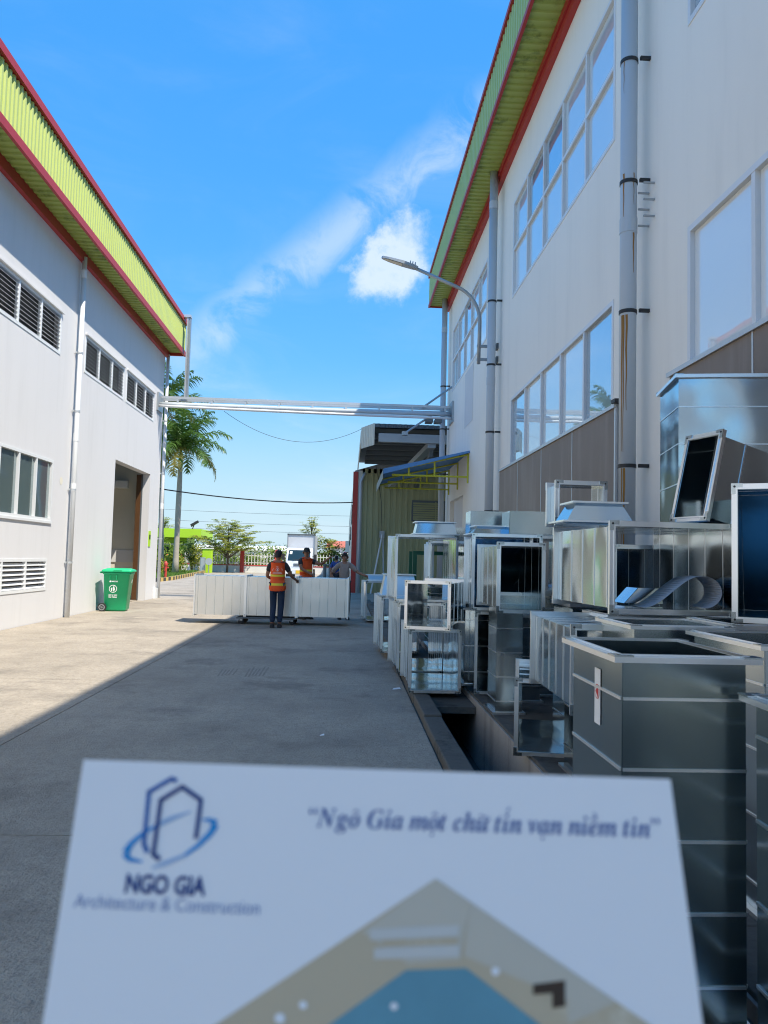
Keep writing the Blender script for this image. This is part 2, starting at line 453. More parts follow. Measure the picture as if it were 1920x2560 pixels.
WORLD_ROOTS = set()
def obj(name, me, parent=None, smooth=False, bevel=0.0, loc=None):
    o = bpy.data.objects.new(name, me); COL.objects.link(o)
    if parent is not None:
        o.parent = parent
        if parent.name in WORLD_ROOTS: o.matrix_parent_inverse = Matrix.Translation(-parent.location)
    if loc is not None: o.location = loc
    if smooth:
        me.polygons.foreach_set('use_smooth', [True] * len(me.polygons))
    if bevel:
        b = o.modifiers.new('bevel', 'BEVEL'); b.width = bevel; b.segments = 2; b.limit_method = 'ANGLE'
    return o
def tag(o, label, cat, group=None):
    o['label'] = label; o['category'] = cat
    if group: o['group'] = group
    return o
def thing(name, label, cat, loc, rotz=0.0, group=None, world=False):
    """an Empty at the thing's base; with world=True its parts are given in world coordinates"""
    o = bpy.data.objects.new(name, None); COL.objects.link(o)
    o.location = loc; o.rotation_euler = (0, 0, rotz); o.empty_display_size = 0.1
    if world: WORLD_ROOTS.add(o.name)
    return tag(o, label, cat, group)
def struct(o):
    o['kind'] = 'structure'; return o
def text_mesh(body, size, shear=0.0, bold=0.0, align='LEFT'):
    cu = bpy.data.curves.new('lettering', 'FONT'); cu.body = body; cu.size = size; cu.shear = shear
    cu.align_x = align; cu.offset = bold; cu.resolution_u = 3
    t = bpy.data.objects.new('lettering', cu); COL.objects.link(t)
    dg = bpy.context.evaluated_depsgraph_get()
    me = bpy.data.meshes.new_from_object(t.evaluated_get(dg))
    bpy.data.objects.remove(t); bpy.data.curves.remove(cu)
    me.materials.clear()
    return me
def place_text(name, body, size, m, parent, O, U, V, shear=0.0, bold=0.0, align='LEFT', fit=None):
    """flat lettering with its origin at O, reading along U, upwards along V"""
    me = text_mesh(body, size, shear, bold, align); me.materials.append(MATS[m])
    O, U, V = Vector(O), Vector(U).normalized(), Vector(V).normalized()
    sx = 1.0
    if fit:
        xs = [v.co.x for v in me.vertices]; sx = fit / max(1e-6, (max(xs) - min(xs)))
    for v in me.vertices: v.co = O + U * (v.co.x * sx) + V * v.co.y
    return obj(name, me, parent)
def lerp(a, b, t): return a + (b - a) * t

# ================================================================== SETTING
LX, RX = -6.3, 3.5            # faces of the two long buildings
PAVE = 0.12                   # raised strip in front of the white building
DX0, DX1 = 0.93, 1.37         # drain
g = MB()
for a in ((-420, DX0, -60, 700), (DX1, 420, -60, 700), (DX0, DX1, -60, -4), (DX0, DX1, 27.0, 700)):
    g.poly([(a[0], a[2], 0), (a[1], a[2], 0), (a[1], a[3], 0), (a[0], a[3], 0)])
ground = struct(g.build('ground', 'concrete'))
# cast slabs of the yard, each with its own edges
yard = struct(MB().box(-6.29, 0.74, -9.4, 26.9, 0.0, 0.004).build('yard', 'drain_dark'))
ys = [-9.4, -5.8, -0.8, 4.2, 9.2, 14.2, 19.2, 24.2, 26.9]
xs = [-6.29, -2.57, 0.74]
for i in range(len(xs) - 1):
    for j in range(len(ys) - 1):
        MB().box(xs[i] + 0.005, xs[i + 1] - 0.005, ys[j] + 0.005, ys[j + 1] - 0.005, 0.004, 0.016).build('slab', 'concrete', yard)
# tyre scuffs and hairline cracks on the slabs
def ground_strip(pts, w, name, m, z):
    b = MB(); P = [Vector((p.x, p.y, z)) for p in pts]
    for i in range(len(P) - 1):
        d = (P[i + 1] - P[i]).normalized(); s = Vector((-d.y, d.x, 0)) * w / 2
        b.poly([P[i] - s, P[i + 1] - s, P[i + 1] + s, P[i] + s])
    return b.build(name, m, yard)
for px, py, dx, dy, n in ((545, 1690, 16, -22, 5), (612, 1690, 16, -24, 6)):
    for k in range(n):
        q_ = rnd.uniform(.7, 1.05); j_ = rnd.uniform(-1, 1); a = at(px + k * 9 + j_, py + rnd.uniform(-3, 3), Z=.0175); c = at(px + k * 9 + j_ + dx * q_, py + dy * q_, Z=.0175)
        ground_strip([a, c], .022 if n > 3 else .05, 'tyre_mark', 'tyre_mark', .0175)
# drain trough with its kerb and covers
dr = MB()
dr.poly([(DX0, -4, -0.5), (DX1, -4, -0.5), (DX1, 27, -0.5), (DX0, 27, -0.5)])
dr.poly([(DX0, -4, -0.5), (DX0, 27, -0.5), (DX0, 27, 0.0), (DX0, -4, 0.0)])
dr.poly([(DX0, -4, -0.5), (DX0, -4, 0), (DX1, -4, 0), (DX1, -4, -0.5)])
dr.poly([(DX0, 27, -0.5), (DX1, 27, -0.5), (DX1, 27, 0), (DX0, 27, 0)])
drain = struct(dr.build('drain', 'drain_dark'))
MB().box(DX1 - 0.012, DX1 + 0.05, -4, 27, -0.5, PAVE - 0.02).build('drain_side', 'plaster_drip', drain)
for y0, y1 in [(-4 + k * 1.2, -4 + k * 1.2 + 1.185) for k in range(7)] + [(7.75 + k * 1.1, 7.75 + k * 1.1 + 1.085) for k in range(17)]:
    MB().box(DX0 + 0.004, DX1 - 0.016, y0, y1, -0.02, 0.045 + rnd.uniform(-.01, .01)).build('drain_cover', 'concrete_old', drain)
# kerb stones, slightly uneven
kerb = struct(MB().box(0.745, DX0 - 0.012, -4, 27, -0.3, 0.004).build('kerb', 'concrete_old'))
y = -4.0
while y < 26.8:
    l = rnd.uniform(0.85, 1.15); dz = rnd.uniform(-.012, .012); dx = rnd.uniform(-.008, .008)
    MB().box(0.752 + dx, DX0 - 0.006 + dx * .3, y, min(y + l - 0.006, 26.9), -0.02, 0.095 + dz).build('kerb_stone', 'concrete_old', kerb, bevel=0.012)
    y += l
pv = struct(MB().box(DX1 + 0.05, RX + 0.2, -9, 27.3, -0.1, PAVE - 0.012).build('pavement', 'drain_dark'))
y = -9.0
while y < 27.2:
    MB().box(DX1 + 0.002, 2.45, y, y + 1.49, PAVE - 0.07, PAVE + rnd.uniform(-.004, .004)).build('slab', 'concrete_old', pv, bevel=0.008)
    MB().box(2.46, RX + 0.1, y, y + 1.49, PAVE - 0.07, PAVE + rnd.uniform(-.004, .004)).build('slab', 'concrete_old', pv, bevel=0.008)
    y += 1.5

# ------------------------------------------------------------------ wall with real openings (plane X = const)
def wall_x(xo, xi, y0, y1, z0, z1, holes):
    b = MB()
    yc = sorted({y0, y1, *[h[0] for h in holes], *[h[1] for h in holes]})
    zc = sorted({z0, z1, *[h[2] for h in holes], *[h[3] for h in holes]})
    inside = lambda y, z: any(h[0] < y < h[1] and h[2] < z < h[3] for h in holes)
    for i in range(len(yc) - 1):
        for j in range(len(zc) - 1):
            if inside((yc[i] + yc[i + 1]) / 2, (zc[j] + zc[j + 1]) / 2): continue
            for x in (xo, xi):
                b.poly([(x, yc[i], zc[j]), (x, yc[i + 1], zc[j]), (x, yc[i + 1], zc[j + 1]), (x, yc[i], zc[j + 1])])
    for a, c, d, e in holes:
        b.poly([(xo, a, d), (xi, a, d), (xi, a, e), (xo, a, e)]); b.poly([(xo, c, d), (xi, c, d), (xi, c, e), (xo, c, e)])
        b.poly([(xo, a, e), (xi, a, e), (xi, c, e), (xo, c, e)])
        if d > z0: b.poly([(xo, a, d), (xi, a, d), (xi, c, d), (xo, c, d)])
    b.poly([(xo, y1, z0), (xi, y1, z0), (xi, y1, z1), (xo, y1, z1)]); b.poly([(xo, y0, z0), (xi, y0, z0), (xi, y0, z1), (xo, y0, z1)])
    return b

# ================================================================== GREY HALL (left)
hall = thing('factory_hall', 'grey factory hall with louvre strips, lime ribbed eave and an open doorway', 'building', (LX, 6, 0), world=True)
LXI = LX - 0.25
upL = [(13.55, 16.8), (18.35, 21.57), (21.82, 24.95), (9.0, 12.3)]
lowL = [(13.45, 16.67)]
winL = (12.5, 16.75, 2.13, 3.44)
doorL = (21.15, 24.9, 0.0, 4.03)
holes = [(a, b, 5.75, 6.65) for a, b in upL] + [(a, b, 0.67, 1.33) for a, b in lowL] + [winL, doorL]
wall_x(LX, LXI, -14, 26.2, 0, 9.0, holes).build('wall', 'wall_grey', hall)
b = MB()
b.box(-18, LXI - 0.003, 25.95, 26.2, 0, 9.0); b.box(-18, LXI - 0.003, -14, -13.75, 0, 9.0); b.box(-18.2, -18, -14, 26.2, 0, 10.0)
b.build('wall', 'wall_grey', hall)
MB().box(-17.9, LXI - 0.004, 25.5, 25.56, 0, 8.4).build('inner_wall', 'cream', hall)
MB().box(-18, LXI - 0.004, -13.7, 25.4, 0.001, 0.02).build('inner_floor', 'concrete', hall)
MB().box(-10.4, -10.3, 12, 25.45, 0.021, 5.5).build('inner_wall', 'cream', hall)
b = MB(); b.prism([(-5.74, -14.3, 9.32), (-5.74, -14.3, 9.42), (-18.4, -14.3, 11.4), (-18.4, -14.3, 11.3)], (0, 40.8, 0)); b.build('roof', 'roof_sheet', hall)
EX, EZ0, EZ1, EY0, EY1 = -5.72, 8.40, 9.43, -14.3, 26.45
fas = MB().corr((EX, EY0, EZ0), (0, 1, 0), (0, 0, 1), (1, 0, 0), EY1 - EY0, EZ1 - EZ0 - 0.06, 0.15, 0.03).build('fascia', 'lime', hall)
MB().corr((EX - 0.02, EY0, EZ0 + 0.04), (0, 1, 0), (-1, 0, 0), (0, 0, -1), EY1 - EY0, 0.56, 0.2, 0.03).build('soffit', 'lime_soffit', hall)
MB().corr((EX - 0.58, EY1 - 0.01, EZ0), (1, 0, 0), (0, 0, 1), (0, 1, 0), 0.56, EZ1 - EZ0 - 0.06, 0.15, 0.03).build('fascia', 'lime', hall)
MB().box(EX - 0.01, EX + 0.05, EY0, EY1 + 0.05, EZ0 - 0.10, EZ0 + 0.06).build('trim', 'red_trim', hall)
MB().box(EX - 0.06, EX + 0.085, EY0, EY1 + 0.05, EZ1 - 0.05, EZ1 + 0.10).build('trim', 'red_trim', hall)
MB().box(LX + 0.003, LX + 0.10, EY0, EY1, EZ0 - 0.20, EZ0 + 0.02).build('trim', 'red_trim', hall)
MB().box(LX + 0.1, EX + 0.05, EY1 - 0.03, EY1 + 0.045, EZ0 - 0.09, EZ0 + 0.05).build('trim', 'red_trim', hall)

def louvre(parent, y0, y1, z0, z1, bays, ns, x, sgn, mf='white_frame', depth=0.07):
    """framed louvre: each blade its own piece; sgn is the outward direction along X"""
    f = MB(); t = 0.055
    xa, xb = sorted((x - sgn * 0.06, x + sgn * 0.012))
    f.box(xa, xb, y0, y1, z0, z0 + t); f.box(xa, xb, y0, y1, z1 - t, z1)
    f.box(xa, xb, y0, y0 + t, z0 + t, z1 - t); f.box(xa, xb, y1 - t, y1, z0 + t, z1 - t)
    w = f.build('louvre_window', mf, parent)
    bw = (y1 - y0) / bays
    for k in range(1, bays):
        MB().box(xa, xb - 0.002, y0 + k * bw - 0.03, y0 + k * bw + 0.03, z0 + t, z1 - t).build('mullion', mf, w)
    pitch = (z1 - z0 - 2 * t) / ns
    bl = MB(); L = bw - 0.05
    bl.prism([(sgn * 0.0, 0, 0), (sgn * -0.065, 0, pitch * 0.62), (sgn * -0.065, 0, pitch * 0.62 + 0.008), (sgn * 0.006, 0, 0.010)], (0, L, 0))
    me = bl.mesh('slat', mf)
    for k in range(bays):
        for i in range(ns):
            obj('slat', me, w, loc=(x, y0 + k * bw + 0.025, z0 + t + i * pitch + 0.004))
    MB().box(min(x - sgn * 0.16, x - sgn * 0.15), max(x - sgn * 0.16, x - sgn * 0.15), y0, y1, z0, z1).build('room_shade_sheet', 'dark_inside', w)  # dark sheet: shade of the unlit room put into its colour
    return w
for a, c in upL: louvre(hall, a, c, 5.75, 6.65, 3, 9, LX + 0.0, 1)
louvre(hall, *lowL[0], 0.67, 1.33, 3, 6, LX, 1)
for a, c in upL:
    MB().box(LX, LX + 0.06, a - 0.02, c + 0.02, 6.652, 6.69).build('sill', 'wall_grey', hall)

def glazed(parent, x, sgn, y0, y1, z0, z1, ny, rows, gm, mf='white_frame', bar=0.05, ys=None):
    """window frame with every pane and bar its own piece; sgn = outward along X"""
    xa, xb = sorted((x - sgn * 0.07, x + sgn * 0.01))
    f = MB()
    f.box(xa, xb, y0, y1, z0, z0 + bar); f.box(xa, xb, y0, y1, z1 - bar, z1)
    f.box(xa, xb, y0, y0 + bar, z0 + bar, z1 - bar); f.box(xa, xb, y1 - bar, y1, z0 + bar, z1 - bar)
    w = f.build('window', mf, parent)
    ys = ys or [lerp(y0 + bar / 2, y1 - bar / 2, k / ny) for k in range(ny + 1)]
    for k in range(1, len(ys) - 1):
        MB().box(xa + 0.004, xb - 0.004, ys[k] - bar / 2, ys[k] + bar / 2, z0 + bar, z1 - bar).build('mullion', mf, w)
    zs = [lerp(z0 + bar / 2, z1 - bar / 2, k / rows) for k in range(rows + 1)]
    for j in range(1, rows):
        MB().box(xa + 0.006, xb - 0.006, y0 + bar, y1 - bar, zs[j] - bar / 2, zs[j] + bar / 2).build('transom', mf, w)
    xp = x - sgn * 0.045
    for k in range(len(ys) - 1):
        for j in range(rows):
            MB().box(xp - 0.004, xp + 0.004, ys[k] + bar / 2 + .0015, ys[k + 1] - bar / 2 - .0015, zs[j] + bar / 2 + .0015, zs[j + 1] - bar / 2 - .0015).build('pane', (rnd.choice(('glass_sky', 'glass_sky', 'glass_sky_pale', 'glass_sky_deep')) if gm == 'glass_sky' else gm), w)
    return w
w = glazed(hall, LX - 0.0, 1, *winL, 5, 1, 'glass_frost', bar=0.06)
MB().box(LX, LX + 0.03, winL[0] - 0.02, winL[1] + 0.02, winL[2] - 0.05, winL[2]).build('sill', 'white_frame', w)
# open door leaf, jamb lining, small fixture in the doorway
MB().box(LXI - 0.15, LXI - 0.01, 24.81, 24.87, 0.03, 4.0).build('door', 'brown_door', hall)
MB().box(LXI - 0.02, LXI + 0.03, 24.85, 24.896, 0.03, 4.02).build('door_frame', 'steel_dark', hall)
p = at(302, 1212, Y=25.4)
MB().box(p.x - .25, p.x + .25, 25.25, 25.49, p.z - .12, p.z + .14).build('wall_fan', 'print_white', hall, bevel=0.03)
p = at(308, 1390, Y=25.45)
b = MB(); b.box(p.x - .4, p.x + .4, 25.47, 25.495, p.z - .2, p.z + .2); b.build('notice_board', 'poster', hall)
MB().box(LX + .003, LX + .02, 24.98, 25.22, 1.72, 2.22).build('sign_plate', 'lime_paint', hall)
MB().box(LX + .021, LX + .024, 25.02, 25.18, 1.95, 2.1).build('sign_mark', 'leaf_dark', hall)
# downpipes
def downpipe(parent, x, y, r, z0, z1, m, clamps, wallx, cm, couplers=()):
    pp = MB().tube([(x, y, z0), (x, y, z1)], r, 18).build('downpipe', m, parent, smooth=False)
    pp.data.polygons.foreach_set('use_smooth', [len(q.vertices) == 4 for q in pp.data.polygons])
    for z in clamps:
        c = MB().tube([(x, y, z - .022), (x, y, z + .022)], r + .008, 18)
        s = 1 if wallx > x else -1
        c.box(min(x + s * r, wallx), max(x + s * r, wallx), y - .018 - r, y + .018 - r, z - .02, z + .02)
        c.build('clamp', cm, pp)
    for z in couplers:
        MB().tube([(x, y, z - .09), (x, y, z + .09)], r + .006, 18).build('coupler', m, pp, smooth=False)
    return pp
downpipe(hall, -6.2, 17.75, 0.055, 0.0, 8.3, 'pvc_white', (1.25, 2.9, 4.7, 6.05), LX, 'steel_light', (2.95, 4.1, 7.9))
downpipe(hall, -6.22, 26.28, 0.055, 0.0, 8.3, 'pvc_white', (2.0, 4.2, 6.0), LX, 'steel_light', (3.1, 5.2))
# damp patch of newer plaster and a knocked-out spot
MB().disc((LX + .004, 17.25, 3.05), (1, 0, 0), 0.09, 9).build('plaster_chip', 'cream', hall)
MB().box(LX + .003, LX + .09, 25.9, 26.18, 0.0, 0.36).build('plinth_block', 'pvc_white', hall)

# ================================================================== WHITE BUILDING (right)
wh = thing('office_building', 'white factory building with gridded windows, brown cladding and lime eave', 'building', (RX, 10, 0), world=True)
RXI = RX + 0.25
bays = [(1.33, 7.7), (9.93, 16.32), (19.4, 25.8)]
doorR = (22.95, 25.8, 0.0, 3.5)
RY1 = 27.0
holes = [(a, c, 7.25, 9.4) for a, c in bays] + [(a, c, 3.56, 5.05) for a, c in bays[:2]] + [doorR]
wall_x(RX, RXI, -14, RY1, 0, 11.5, holes).build('wall', 'wall_white', wh)
b = MB(); b.box(RXI + .003, 18, RY1 - .25, RY1, 0, 11.3); b.box(RXI + .003, 18, -14, -13.75, 0, 11.3); b.box(18, 18.2, -14, RY1, 0, 12.3); b.build('wall', 'wall_white', wh)
MB().box(4.6, 4.65, -13, 26.5, 0, 11.0).build('inner_wall', 'cream', wh)
MB().prism([(2.82, -14.3, 11.66), (2.82, -14.3, 11.74), (18.4, -14.3, 13.6), (18.4, -14.3, 13.5)], (0, 41.4, 0)).build('roof', 'roof_sheet', wh)
FX, FZ0, FZ1, FY0, FY1 = 2.82, 10.70, 11.78, -14.3, 27.3
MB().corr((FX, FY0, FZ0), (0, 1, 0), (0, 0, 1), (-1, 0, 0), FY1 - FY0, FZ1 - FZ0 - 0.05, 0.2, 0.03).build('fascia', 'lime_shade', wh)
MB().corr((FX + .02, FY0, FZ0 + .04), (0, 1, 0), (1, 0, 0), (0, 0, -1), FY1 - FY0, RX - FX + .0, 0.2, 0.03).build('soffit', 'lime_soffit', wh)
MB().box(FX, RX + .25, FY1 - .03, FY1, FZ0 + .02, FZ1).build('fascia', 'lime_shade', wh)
MB().box(FX - .05, FX + .01, FY0, FY1 + .03, FZ0 - .05, FZ0 + .05).build('trim', 'red_trim', wh)
MB().box(FX - .07, FX + .05, FY0, FY1 + .03, FZ1 - .04, FZ1 + .06).build('trim', 'red_trim', wh)
MB().box(RX - .10, RX - .003, FY0, RY1 + .05, FZ0 - .26, FZ0 + .02).build('trim', 'red_trim', wh)
MB().box(RX - .14, RX - .101, FY0, RY1 + .05, FZ0 - .12, FZ0 + .02).build('trim', 'red_trim', wh)
MB().box(FX + .012, RX - .15, FY1 + .001, FY1 + .035, FZ0 - .04, FZ0 + .05).build('trim', 'red_trim', wh)
for a, c in bays: glazed(wh, RX, -1, a, c, 7.25, 9.4, 5, 2, 'glass_sky', bar=0.065)
for a, c in bays[:2]: glazed(wh, RX, -1, a, c, 3.56, 5.05, 5, 1, 'glass_sky', bar=0.065)
# brown cladding boxes under the low windows
for a, c in ((1.2, 7.9), (9.55, 16.9)):
    n = 4; L = (c - a) / n
    for k in range(n):
        MB().box(RX - .115, RX - .004, a + k * L + .012, a + (k + 1) * L - .012, 0.3, 3.5).build('cladding_panel', 'cladding', wh)
        if k: MB().box(RX - .120, RX - .006, a + k * L - .012, a + k * L + .012, 0.3, 3.5).build('joint_strip', 'steel_light', wh)
    MB().box(RX - .14, RX - .003, a - .03, c + .03, 3.502, 3.55).build('capping', 'steel_light', wh)
    MB().box(RX - .12, RX - .005, a - .035, a + .01, 0.3, 3.5).build('edge_strip', 'steel_light', wh)
MB().box(RX - .16, RX - .02, 9.43, 9.57, 3.551, 3.60).build('cable_box', 'strap_black', wh)
MB().tube([(RX - .06, 9.48, 3.56), (RX - .06, 9.48, 0.3)], .022, 8).build('cable_conduit', 'steel_dark', wh)
for z in (0.9, 1.9, 2.75): MB().box(RX - .09, RX - .004, 9.44, 9.52, z, z + .05).build('conduit_clip', 'steel', wh)
# door in the end bay
MB().box(RX + .14, RX + .18, 22.95, 25.8, 0, 3.5).build('door', 'wall_grey', wh)
MB().box(RX + .12, RX + .14, 23.4, 23.45, 0, 3.5).build('door_frame', 'steel', wh)
# drain pipes with straps, couplers and rust runs
clampz = (2.66, 4.5, 6.08, 7.59)
near_pipe = downpipe(wh, 3.28, 8.83, 0.098, PAVE - .01, 10.72, 'pvc_grey', clampz, RX, 'strap_black', (5.55,))
downpipe(wh, 3.28, 17.55, 0.098, PAVE - .01, 10.72, 'pvc_grey', clampz, RX, 'strap_black', (5.7, 9.9))
downpipe(wh, 3.28, 26.5, 0.098, PAVE - .01, 10.72, 'pvc_grey', clampz, RX, 'strap_black', (9.6,))
for z, l, ths in ((4.47, 1.75, (3.62, 3.85, 4.2)), (2.65, 1.6, (3.7, 4.0)), (6.19, .6, (3.75, 5.0)), (5.46, 0.75, (5.0,)), (7.62, .5, (3.7,))):
    for th in ths:
        wd = rnd.uniform(.06, .15); q = MB(); rr = .0995; pts = 8; ln = l * rnd.uniform(.6, 1)
        for i in range(pts):
            t0, t1 = i / pts, (i + 1) / pts
            w0, w1 = wd * (1 - t0 * .8), wd * (1 - t1 * .8); j0 = math.sin(i * 1.7) * .03; j1 = math.sin((i + 1) * 1.7) * .03
            P = lambda a, zz: (3.28 + rr * math.cos(a), 8.83 + rr * math.sin(a), zz)
            q.poly([P(th - w0 + j0, z - .02 - ln * t0), P(th + w0 + j0, z - .02 - ln * t0), P(th + w1 + j1, z - .02 - ln * t1), P(th - w1 + j1, z - .02 - ln * t1)])
        q.build('rust_stain', 'rust', near_pipe)
for k, (yy, z) in enumerate(((8.74, 5.98), (8.90, 5.93), (8.74, 5.78), (8.90, 5.73), (8.74, 5.58), (8.90, 5.53))):
    MB().tube([(RX - .13, yy - .15, z), (RX - .003, yy - .15, z)], .014, 8).build('pipe_stub', 'steel', wh)
MB().box(RX - .006, RX - .003, 21.4, 22.9, 5.5, 7.15).build('faded_poster', 'poster', wh)

# ================================================================== awning over the side door
aw = thing('awning', 'small blue ribbed awning on a yellow steel frame above the side door', 'awning', (2.3, 24, 4.0), world=True)
ax0, ax1, ay0, ay1, az0, az1 = 1.03, RX, 21.8, 26.2, 4.0, 4.6
sl = Vector((ax1 - ax0, 0, az1 - az0))
MB().corr((ax0, ay0, az0 + .04), (0, 1, 0), sl, (0, 0, 1), ay1 - ay0, sl.length, 0.16, 0.028).build('roof_sheet', 'blue_sheet', aw)
b = MB(); b.prism([(ax0, ay0 - .02, az0 - .07), (ax0, ay0 - .02, az0 + .08), (ax1, ay0 - .02, az1 + .08), (ax1, ay0 - .02, az1 + .02)], (0, .015, 0)); b.build('edge_flashing', 'blue_sheet', aw)
b = MB(); b.box(ax0 - .012, ax0, ay0, ay1, az0 - .20, az0 + .05); b.build('edge_flashing', 'steel_dark', aw)
for yy in (ay0 + .15, (ay0 + ay1) / 2, ay1 - .15):
    def bar(p, q, r=.028): MB().tube([p, q], r, 6).build('frame_bar', 'yellow_steel', aw)
    bar((ax1 - .02, yy, 3.75), (ax1 - .02, yy, az1))
    bar((ax0 + .25, yy, az0 - .07), (ax1 - .02, yy, az0 - .07))
    bar((ax0 + .05, yy, az0), (ax1, yy, az1 - .01))
    bar((lerp(ax0, ax1, .6), yy, az0 - .07), (lerp(ax0, ax1, .6), yy, lerp(az0, az1, .6)))
    bar((lerp(ax0, ax1, .3), yy, az0 - .07), (lerp(ax0, ax1, .3), yy, lerp(az0, az1, .3)))

# ================================================================== street lamp on the wall
lp = thing('street_lamp', 'curved grey lamp arm with a flat head, bolted beside the drainpipe', 'street lamp', (3.05, 17.9, 6.2), world=True)
py_ = 17.9
pts = [(3.045, py_, 6.19), (3.055, py_, 7.2)]
for k in range(1, 9):
    t = k / 8 * R(72); pts.append((3.055 - .82 * (1 - math.cos(t)), py_, 7.2 + .88 * math.sin(t)))
x_, z_ = pts[-1][0], pts[-1][2]
pts += [(1.5, py_, 8.44)]
pts[-2:-1] = [pts[-2]]
MB().tube(pts, .042, 12).build('arm', 'lamp_grey', lp, smooth=True)
for z in (6.3, 6.62):
    MB().box(3.0, RX, py_ - .03, py_ + .03, z - .03, z + .03).build('bracket', 'lamp_grey', lp)
    MB().box(RX - .05, RX, py_ - .09, py_ + .09, z - .07, z + .07).build('wall_plate', 'steel_dark', lp)
hd = Vector((-.95, 0, .27)).normalized(); hn = Vector((.27, 0, .95)).normalized(); ho = Vector((1.52, py_, 8.435))
def hp(a, s, n): return tuple(ho + hd * a + Vector((0, 1, 0)) * s + hn * n)
b = MB(); ol = [(-.02, .05), (.1, .09), (.35, .12), (.7, .10), (.85, .05), (.88, 0)]
up = [hp(a, s, .05 if a < .4 else .03) for a, s in ol] + [hp(a, -s, .05 if a < .4 else .03) for a, s in reversed(ol[:-1])]
lo = [hp(a, s, -.02) for a, s in ol] + [hp(a, -s, -.02) for a, s in reversed(ol[:-1])]
n = len(up); b.v += up + lo; b.f += [tuple(range(n)), tuple(range(2 * n - 1, n - 1, -1))] + [(i, n + i, n + (i + 1) % n, (i + 1) % n) for i in range(n)]; b.mi += [0] * (n + 2)
head = b.build('head', 'lamp_grey', lp)
b = MB(); b.v = [hp(.36, -.09, -.026), hp(.36, .09, -.026), hp(.8, .06, -.026), hp(.8, -.06, -.026)]; b.f = [(0, 1, 2, 3)]; b.mi = [0]
b.build('lens', 'lamp_lens', head)
for k in range(3): MB().box(-.01, .01, -.05, .05, 0, .1, T=Matrix.Translation(ho + hd * (.05 + .06 * k) + hn * .03)).build('fin', 'lamp_grey', head)

# ================================================================== pipe bridge across the yard
br = thing('pipe_bridge', 'galvanised cable ladder and pipes bridging the yard between the buildings', 'pipe bridge', (-1.3, 25.9, 6.3), world=True)
BY = 25.7
MB().box(LX, RX, BY - .05, BY, 6.66, 6.74).build('rail', 'steel_light', br)
MB().box(LX, RX, BY - .05, BY, 6.47, 6.52).build('rail', 'steel_light', br)
MB().box(LX, RX, BY + .35, BY + .40, 6.66, 6.74).build('rail', 'steel_light', br)
k = 0; x = LX + .6
while x < RX - .2:
    MB().box(x - .03, x + .03, BY - .045, BY - .005, 6.52, 6.66).build('post', 'steel_light', br)
    MB().box(x - .02, x + .02, BY, BY + .35, 6.68, 6.71).build('rung', 'steel_light', br); x += 1.12
def sag(x0, z0, x1, z1, s, n=14): return [(lerp(x0, x1, i / n), 0, lerp(z0, z1, i / n) - 4 * s * (i / n) * (1 - i / n)) for i in range(n + 1)]
MB().tube([(a, BY - .15, c) for a, _, c in sag(LX - .05, 6.44, RX + .05, 6.42, .0)], .066, 12).build('pipe', 'pvc_grey', br, smooth=True)
MB().tube([(a, BY - .30, c) for a, _, c in sag(LX - .05, 6.36, RX + .05, 6.27, .02)], .045, 12).build('pipe', 'pvc_white', br, smooth=True)
MB().tube([(a, BY + .20, c) for a, _, c in sag(LX - .05, 6.55, RX + .05, 6.55, .02)], .05, 10).build('pipe', 'pvc_grey', br, smooth=True)
MB().box(LX, LX + .06, BY - .4, BY + .28, 6.2, 6.8).build('wall_plate', 'steel', br)
MB().box(RX - .06, RX, BY - .4, BY + .45, 6.15, 6.85).build('wall_plate', 'steel', br)
MB().tube([(2.5, BY + .2, 6.7), (RX, BY + .2, 7.45)], .035, 8).build('brace', 'steel', br)
MB().tube([(1.9, BY - .1, 5.75), (2.8, BY - .1, 6.4)], .035, 8).build('brace', 'steel', br)
MB().box(1.8, 2.0, BY - .2, BY, 5.68, 5.8).build('clamp', 'steel', br)
for xx in (2.7, 3.0): MB().box(xx - .12, xx + .12, BY - .35, BY + .1, 6.12, 6.22).build('bracket', 'steel_dark', br)
# upright cable trunk beside the eave
p0 = at(461, 990, Y=BY + .2); p1 = at(478, 990, Y=BY + .2)
tk = thing('cable_riser', 'upright pale metal cable riser standing on the pipe bridge beside the eave', 'cable riser', (p0.x, BY + .2, 6.74), world=True)
zt = at(470, 795, Y=BY + .2).z
MB().box(p0.x, p0.x + .05, BY + .12, BY + .32, 6.72, zt).build('channel', 'steel_light', tk)
MB().box(p0.x + .055, p0.x + .12, BY + .14, BY + .30, 6.742, zt - .02).build('cover', 'steel', tk)
MB().box(p0.x - .4, p0.x + .13, BY + .10, BY + .34, zt, zt + .09).build('elbow', 'steel_light', tk)

# ================================================================== olive shed behind
sh = thing('sheet_metal_shed', 'olive ribbed metal shed with a deep porch roof and red corner', 'shed', (3, 34, 0), world=True)
SY = 34.0
MB().corr((0.68, SY, 0), (1, 0, 0), (0, 0, 1), (0, -1, 0), 9.0, 5.5, 0.26, 0.035).build('front_wall', 'olive', sh)
b = MB(); b.poly([(.34, SY + .05, 0), (.34, 78, 0), (.34, 78, 5.3), (.34, SY + .05, 5.3)]); b.poly([(10, SY, 0), (10, 78, 0), (10, 78, 5.3), (10, SY, 5.3)]); b.poly([(.34, 78, 0), (10, 78, 0), (10, 78, 5.3), (.34, 78, 5.3)]); b.build('side_wall', 'cream_sheet', sh)
MB().prism([(.35, SY, 5.3), (.35, SY, 5.4), (5.2, SY, 6.9), (10, SY, 5.4), (10, SY, 5.3)], (0, 44.2, 0)).build('roof', 'roof_sheet', sh)
MB().box(.28, .50, SY - .04, SY + .2, 0, 5.35).build('corner_trim', 'red_paint', sh)
